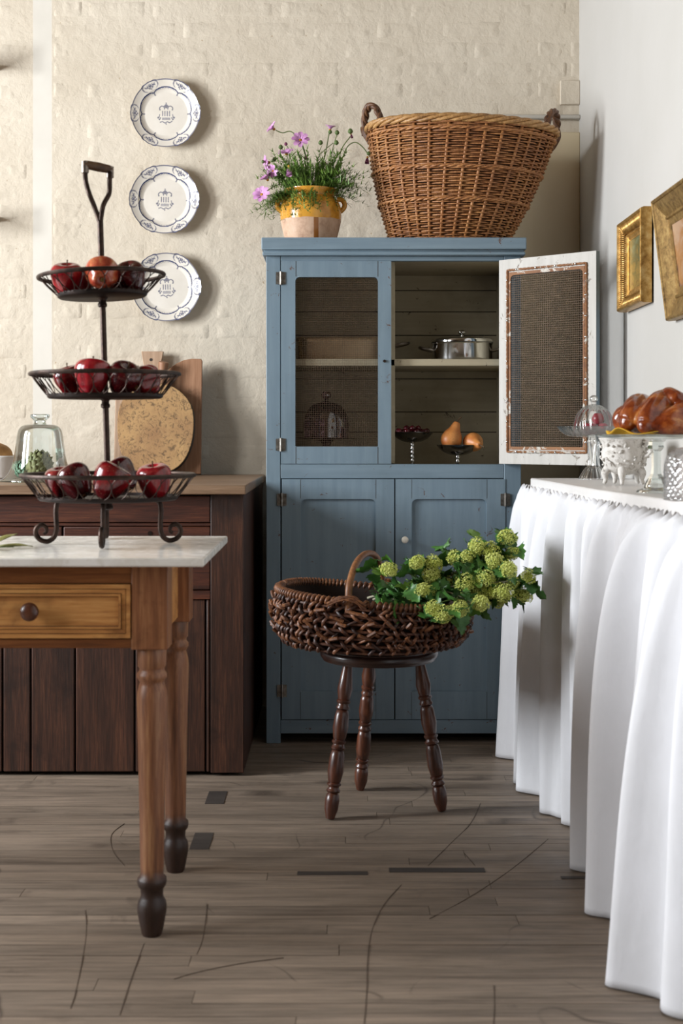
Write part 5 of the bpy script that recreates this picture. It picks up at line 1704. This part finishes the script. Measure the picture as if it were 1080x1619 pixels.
# ---- things on the counter
# fluted cake stand, far
cx, cy = 0.776, 4.035
t = thing('cake_stand', 'fluted glass cake stand with a scalloped upturned rim, nearest the open cupboard door', 'cake stand', (cx, cy, CZ))
fl_ = lambda r, z, a: r * (1 + 0.035 * math.cos(26 * a) * min(1, max(0, (r - 0.03) / 0.06)))
part('plate', MB().lathe(smoothprof([(0.012, 0.126), (0.045, 0.128), (0.075, 0.132), (0.095, 0.144), (0.106, 0.158), (0.107, 0.161), (0.096, 0.149), (0.075, 0.137), (0.04, 0.133), (0, 0.133)], 3), 104, (cx, cy, CZ), rfun=fl_), GLASSF, t, smooth=180)
part('stem', MB().lathe(smoothprof([(0.016, 0.126), (0.020, 0.116), (0.018, 0.10), (0.016, 0.06), (0.018, 0.042), (0.022, 0.036)], 3), 60, (cx, cy, CZ), rfun=lambda r, z, a: r * (1 + 0.10 * math.cos(9 * a + z * 60))), GLASSF, t, smooth=180)
part('foot', MB().lathe(smoothprof([(0.022, 0.038), (0.030, 0.028), (0.040, 0.012), (0.0425, 0.006), (0.042, 0.0), (0, 0.0)], 3), 80, (cx, cy, CZ), rfun=lambda r, z, a: r * (1 + 0.03 * math.cos(20 * a))), GLASSC, t, smooth=180)
cz_ = CZ + 0.134
t = thing('ribbed_dome', 'small spiral ribbed glass dome with a ball knob on the fluted cake stand', 'dome', (cx, cy, cz_))
part('dome', MB().lathe(smoothprof([(0.0605, 0.001), (0.061, 0.02), (0.056, 0.05), (0.044, 0.074), (0.024, 0.089), (0.008, 0.094)], 4), 120, (cx, cy, cz_), rfun=lambda r, z, a: r * (1 + 0.03 * math.cos(18 * a + z * 40))), GLASSF, t, smooth=180)
part('knob', MB().lathe(smoothprof([(0.008, 0.093), (0.006, 0.099), (0.012, 0.106), (0.0125, 0.114), (0.006, 0.121), (0, 0.122)], 3), 20, (cx, cy, cz_)), GLASSF, t, smooth=180)
for k_, (dx, dy, dz, lab) in enumerate(((-0.022, -0.026, 0.019, 'front left'), (0.024, -0.020, 0.019, 'front right'), (0.0, 0.026, 0.019, 'rear'), (0.012, -0.004, 0.050, 'topmost'))):
    t = thing('plum', 'red plum under the ribbed glass dome, %s of four' % lab, 'plum', (cx + dx, cy + dy, cz_ + dz), 'plums under the ribbed dome')
    part('flesh', MB().lathe(smoothprof([(0, -0.018), (0.012, -0.015), (0.0185, 0.0), (0.012, 0.015), (0.003, 0.0175), (0, 0.0165)], 3), 20), PLUM, t, local=True, smooth=180)
    part('stem', MB().tube([(0, 0, 0.016), (0.001, 0, 0.021), (0.004, 0, 0.025)], 0.0009, 6), STEM, t, local=True)
# white claw-footed cachepot
cx, cy = 0.772, 3.585
t = thing('cachepot', 'chalky white claw footed cachepot with worn relief between the two cake stands', 'cachepot', (cx, cy, CZ))
def urn(r, z, a):
    k_ = 1 + 0.02 * math.sin(7 * a + 40 * z) * math.sin(5 * a)
    if z > 0.112: k_ += 0.03 * math.cos(10 * a)
    return r * k_
part('bowl', MB().lathe(smoothprof([(0, 0.028), (0.022, 0.030), (0.048, 0.045), (0.060, 0.068), (0.061, 0.088), (0.058, 0.104), (0.062, 0.118), (0.067, 0.127), (0.064, 0.126), (0.056, 0.105), (0.055, 0.07), (0.02, 0.04), (0, 0.04)], 3), 80, (cx, cy, CZ), rfun=urn), CHALK, t, smooth=180)
rel_ = MB()
rr = random.Random(3)
for q in range(70):
    a = rr.uniform(0, 2 * PI); z = rr.uniform(0.055, 0.11)
    rr_ = 0.0605
    p = Vector((cx + rr_ * math.cos(a), cy + rr_ * math.sin(a), CZ + z))
    a2 = a + rr.uniform(-0.2, 0.2)
    p2 = Vector((cx + rr_ * math.cos(a2), cy + rr_ * math.sin(a2), CZ + z + rr.uniform(-0.012, 0.012)))
    rel_.tube([p, (p + p2) / 2 + (p - Vector((cx, cy, p.z))) * 0.05, p2], [0.002, 0.004, 0.0015], 6)
stuff(part('relief', rel_, CHALK, t, smooth=180))
for q in range(5):
    a = 2 * PI * q / 5 - 1.9
    d = Vector((math.cos(a), math.sin(a), 0))
    c = Vector((cx, cy, CZ))
    part('claw_foot', MB().tube(crom([c + d * 0.040 + Vector((0, 0, 0.050)), c + d * 0.052 + Vector((0, 0, 0.034)), c + d * 0.050 + Vector((0, 0, 0.016)), c + d * 0.055 + Vector((0, 0, 0.004))], 4), [0.013, 0.013, 0.012, 0.0115, 0.011, 0.010, 0.0085, 0.0075, 0.0065, 0.006, 0.0055, 0.005, 0.004], 8), CHALK, t, smooth=180)
part('side_handle', MB().tube(crom([(cx + 0.040, cy - 0.048, CZ + 0.118), (cx + 0.056, cy - 0.060, CZ + 0.115), (cx + 0.056, cy - 0.062, CZ + 0.09), (cx + 0.040, cy - 0.048, CZ + 0.075)], 5), 0.004, 7), CHALK, t, smooth=180)
# plain glass cake stand with the challah
cx, cy = 0.752, 3.14
t = thing('cake_stand', 'plain clear glass cake stand carrying the plaited bread', 'cake stand', (cx, cy, CZ))
part('plate', MB().lathe([(0, 0.126), (0.10, 0.127), (0.135, 0.131), (0.1385, 0.135), (0.136, 0.138), (0.10, 0.133), (0, 0.132)], 72, (cx, cy, CZ)), GLASS, t, smooth=60)
part('stem', MB().lathe([(0.028, 0.126), (0.018, 0.120), (0.0185, 0.112), (0.021, 0.108), (0.0185, 0.104), (0.0125, 0.098), (0.0115, 0.06), (0.0135, 0.044), (0.020, 0.036), (0.022, 0.030)], 8, (cx, cy, CZ)), GLASS, t, smooth=20)
part('foot', MB().lathe(smoothprof([(0.020, 0.034), (0.027, 0.020), (0.030, 0.012), (0.043, 0.007), (0.046, 0.003), (0.044, 0.0), (0, 0.0)], 3), 48, (cx, cy, CZ)), GLASS, t, smooth=180)
PZ = CZ + 0.1325
# ruffled yellow cloth under the bread
def yel(i, j):
    a = 2 * PI * i / 72; u = j / 6
    r_ = 0.070 + 0.045 * u
    return (cx - 0.008 + r_ * 0.95 * math.cos(a), cy + r_ * math.sin(a) * 0.9, PZ + 0.0015 + 0.010 * u * (1 - 0.5 * u) * (1.1 + math.sin(7 * a + 1.2 * math.sin(2 * a)) + 1.6 * math.exp(-((a - 3.7) / 0.5) ** 2)) )
yc = MB().grid(yel, 72, 7, True)
o = part('yellow_cloth', yc, YELLOW, None, smooth=180)
o.modifiers.new('thick', 'SOLIDIFY').thickness = 0.0015
tag(o, 'rumpled yellow cloth tucked under the plaited bread', 'cloth')
# plaited bread: overlapping strands fused into one crust
bm = bmesh.new()
def blob(c, r, rot=0.0, tilt=0.0):
    M = Matrix.Translation(c) @ Matrix.Rotation(rot, 4, 'Z') @ Matrix.Rotation(tilt, 4, 'Y') @ Matrix.Diagonal((*r, 1))
    bmesh.ops.create_icosphere(bm, subdivisions=3, radius=1, matrix=M)
B0 = Vector((cx + 0.006, cy, PZ + 0.004))
blob(B0 + Vector((0, 0, 0.034)), (0.088, 0.086, 0.038))
sm_ = MB()
for pts, r_ in (
        (((-0.082, -0.040, 0.028), (-0.066, -0.030, 0.050), (-0.040, 0.022, 0.066), (-0.010, 0.070, 0.050), (0.0, 0.088, 0.028)), 0.034),
        (((-0.052, -0.084, 0.022), (-0.034, -0.066, 0.046), (0.000, -0.024, 0.074), (0.034, 0.026, 0.070), (0.052, 0.078, 0.034)), 0.032),
        (((-0.010, -0.094, 0.024), (0.026, -0.082, 0.042), (0.066, -0.052, 0.054), (0.086, 0.000, 0.044), (0.082, 0.040, 0.030)), 0.032),
        (((-0.040, -0.080, 0.026), (0.010, -0.096, 0.024), (0.056, -0.080, 0.026), (0.084, -0.050, 0.028)), 0.026),
        (((0.052, -0.040, 0.074), (0.030, -0.050, 0.082), (0.018, -0.024, 0.092), (0.036, -0.006, 0.090)), 0.022),
        (((-0.078, 0.010, 0.030), (-0.062, 0.052, 0.040), (-0.020, 0.082, 0.034)), 0.034)):
    P_ = crom(pts, 8)
    nn = len(P_)
    sm_.tube([B0 + p for p in P_], [r_ * (0.55 + 0.45 * math.sin(PI * (0.12 + 0.76 * i / (nn - 1))) ** 0.7) for i in range(nn)], 16)
    for e_ in (P_[0], P_[-1]):
        blob(B0 + e_, (r_ * 0.62,) * 3)
tm = sm_.mesh('strands', CRUST)
bm.from_mesh(tm); bpy.data.meshes.remove(tm)
bmesh.ops.recalc_face_normals(bm, faces=bm.faces)
me = bpy.data.meshes.new('plaited_bread'); 
off = Vector((cx, cy, PZ))
bmesh.ops.translate(bm, verts=bm.verts, vec=-off)
bm.to_mesh(me); bm.free()
me.materials.append(CRUST)
br = bpy.data.objects.new('plaited_bread', me); COL.objects.link(br)
br.location = off
rm = br.modifiers.new('fuse', 'REMESH'); rm.mode = 'VOXEL'; rm.voxel_size = 0.0028; rm.use_smooth_shade = True
sm = br.modifiers.new('soft', 'SMOOTH'); sm.factor = 0.5; sm.iterations = 4
tag(br, 'glossy brown round plaited bread on the clear glass cake stand', 'bread')
# cut glass jar at the edge
cx, cy = 0.748, 2.80
t = thing('cut_glass_jar', 'diamond cut glass jar at the near end of the counter, cut by the frame edge', 'jar', (cx, cy, CZ))
part('jar', MB().lathe(smoothprof([(0, 0.002), (0.054, 0.0), (0.058, 0.004), (0.0585, 0.03), (0.058, 0.07), (0.052, 0.092), (0.036, 0.107), (0.012, 0.112), (0, 0.1125)], 14), 144, (cx, cy, CZ), rfun=lambda r, z, a: r * (1 + 0.022 * 2.2 * abs(math.sin(12 * a + z * 190)) * abs(math.sin(12 * a - z * 190)) * (1 if r > 0.02 else 0))), GLASSC, t, smooth=30)
part('lid_knob', MB().lathe(smoothprof([(0.008, 0.111), (0.006, 0.118), (0.014, 0.127), (0.012, 0.136), (0, 0.139)], 3), 20, (cx, cy, CZ)), GLASSC, t, smooth=180)

# ================================================================== gilt picture frames on the right wall
def frame(label, y0, y1, z0, z1, depth, wd, art, gilt, tilt, ribs):
    """local frame: x along the wall towards the viewer (-y), z up, y into the wall"""
    W_, H_ = y1 - y0, z1 - z0
    t = thing('picture_frame', label, 'picture', (XR - 0.002 - depth if tilt == 0 else XR - 0.030, (y0 + y1) / 2, z0), None, (0, 0, -PI / 2))
    T = Matrix.Translation((0, 0, 0)) @ Matrix.Rotation(tilt, 4, 'X')
    prof = [(0.0, depth - 0.004), (0.0, 0.010), (0.003, 0.002), (0.007, 0.0), (0.011, 0.002), (0.013, 0.006), (wd * 0.30, 0.010), (wd * 0.5, 0.017), (wd * 0.66, 0.023), (wd * 0.70, 0.020), (wd * 0.76, 0.019), (wd * 0.80, 0.024), (wd * 0.92, 0.026), (wd, 0.028), (wd, 0.033)]
    mb = MB()
    cor = [(-W_ / 2, 0), (W_ / 2, 0), (W_ / 2, H_), (-W_ / 2, H_)]
    n = len(prof)
    for (x, z) in cor:
        sx_ = 1 if x < 0 else -1; sz_ = 1 if z == 0 else -1
        for (d, y) in prof:
            mb.v.append((x + sx_ * d, y, z + sz_ * d))
    for c in range(4):
        c2 = (c + 1) % 4
        for i in range(n - 1):
            mb.face((c * n + i, c2 * n + i, c2 * n + i + 1, c * n + i + 1))
    part('moulding', mb.xf(T), gilt, t, local=True, smooth=25)
    part('canvas', MB().box(-W_ / 2 + wd - 0.004, W_ / 2 - wd + 0.004, 0.029, 0.033, wd - 0.004, H_ - wd + 0.004).xf(Matrix.Translation((0, 0, 0))).xf(T), art, t, local=True)
    part('backing', MB().box(-W_ / 2 + 0.012, W_ / 2 - 0.012, 0.0335, depth - 0.002, 0.010, H_ - 0.010).xf(T), BACKB, t, local=True)
    if ribs:
        rb = MB()
        for q in range(int(H_ / 0.0062)):
            z = 0.012 + q * 0.0062
            if z > H_ - 0.012: break
            for s_ in (-1, 1):
                lim = min(z, H_ - z)
                x0 = -W_ / 2 + 0.013
                x1 = -W_ / 2 + min(wd * 0.64, lim)
                if x1 > x0 + 0.004:
                    rb.tube([(s_ * x0, 0.007, z), (s_ * (x0 + x1) / 2, 0.0115, z), (s_ * x1, 0.0195, z)], 0.0024, 6)
        for q in range(int(W_ / 0.0062)):
            x = -W_ / 2 + 0.012 + q * 0.0062
            lim = min(x + W_ / 2, W_ / 2 - x)
            e = min(wd * 0.64, lim)
            if e > 0.017:
                for (za, zb_) in ((0.013, e), (H_ - 0.013, H_ - e)):
                    rb.tube([(x, 0.007, za), (x, 0.0115, (za + zb_) / 2), (x, 0.0195, zb_)], 0.0024, 6)
        stuff(part('fluting', rb.xf(T), gilt, t, local=True, smooth=180))
    return t
frame('small gilt frame with a fluted cove and a dark green landscape on the right wall', 3.817, 4.148, 1.405, 1.681, 0.037, 0.062, ART1, GILT, 0.0, True)
frame('larger aged gilt frame with a brown painting leaning out from the right wall', 3.02, 3.565, 1.327, 1.655, 0.050, 0.082, ART2, GILTD, 0.125, False)
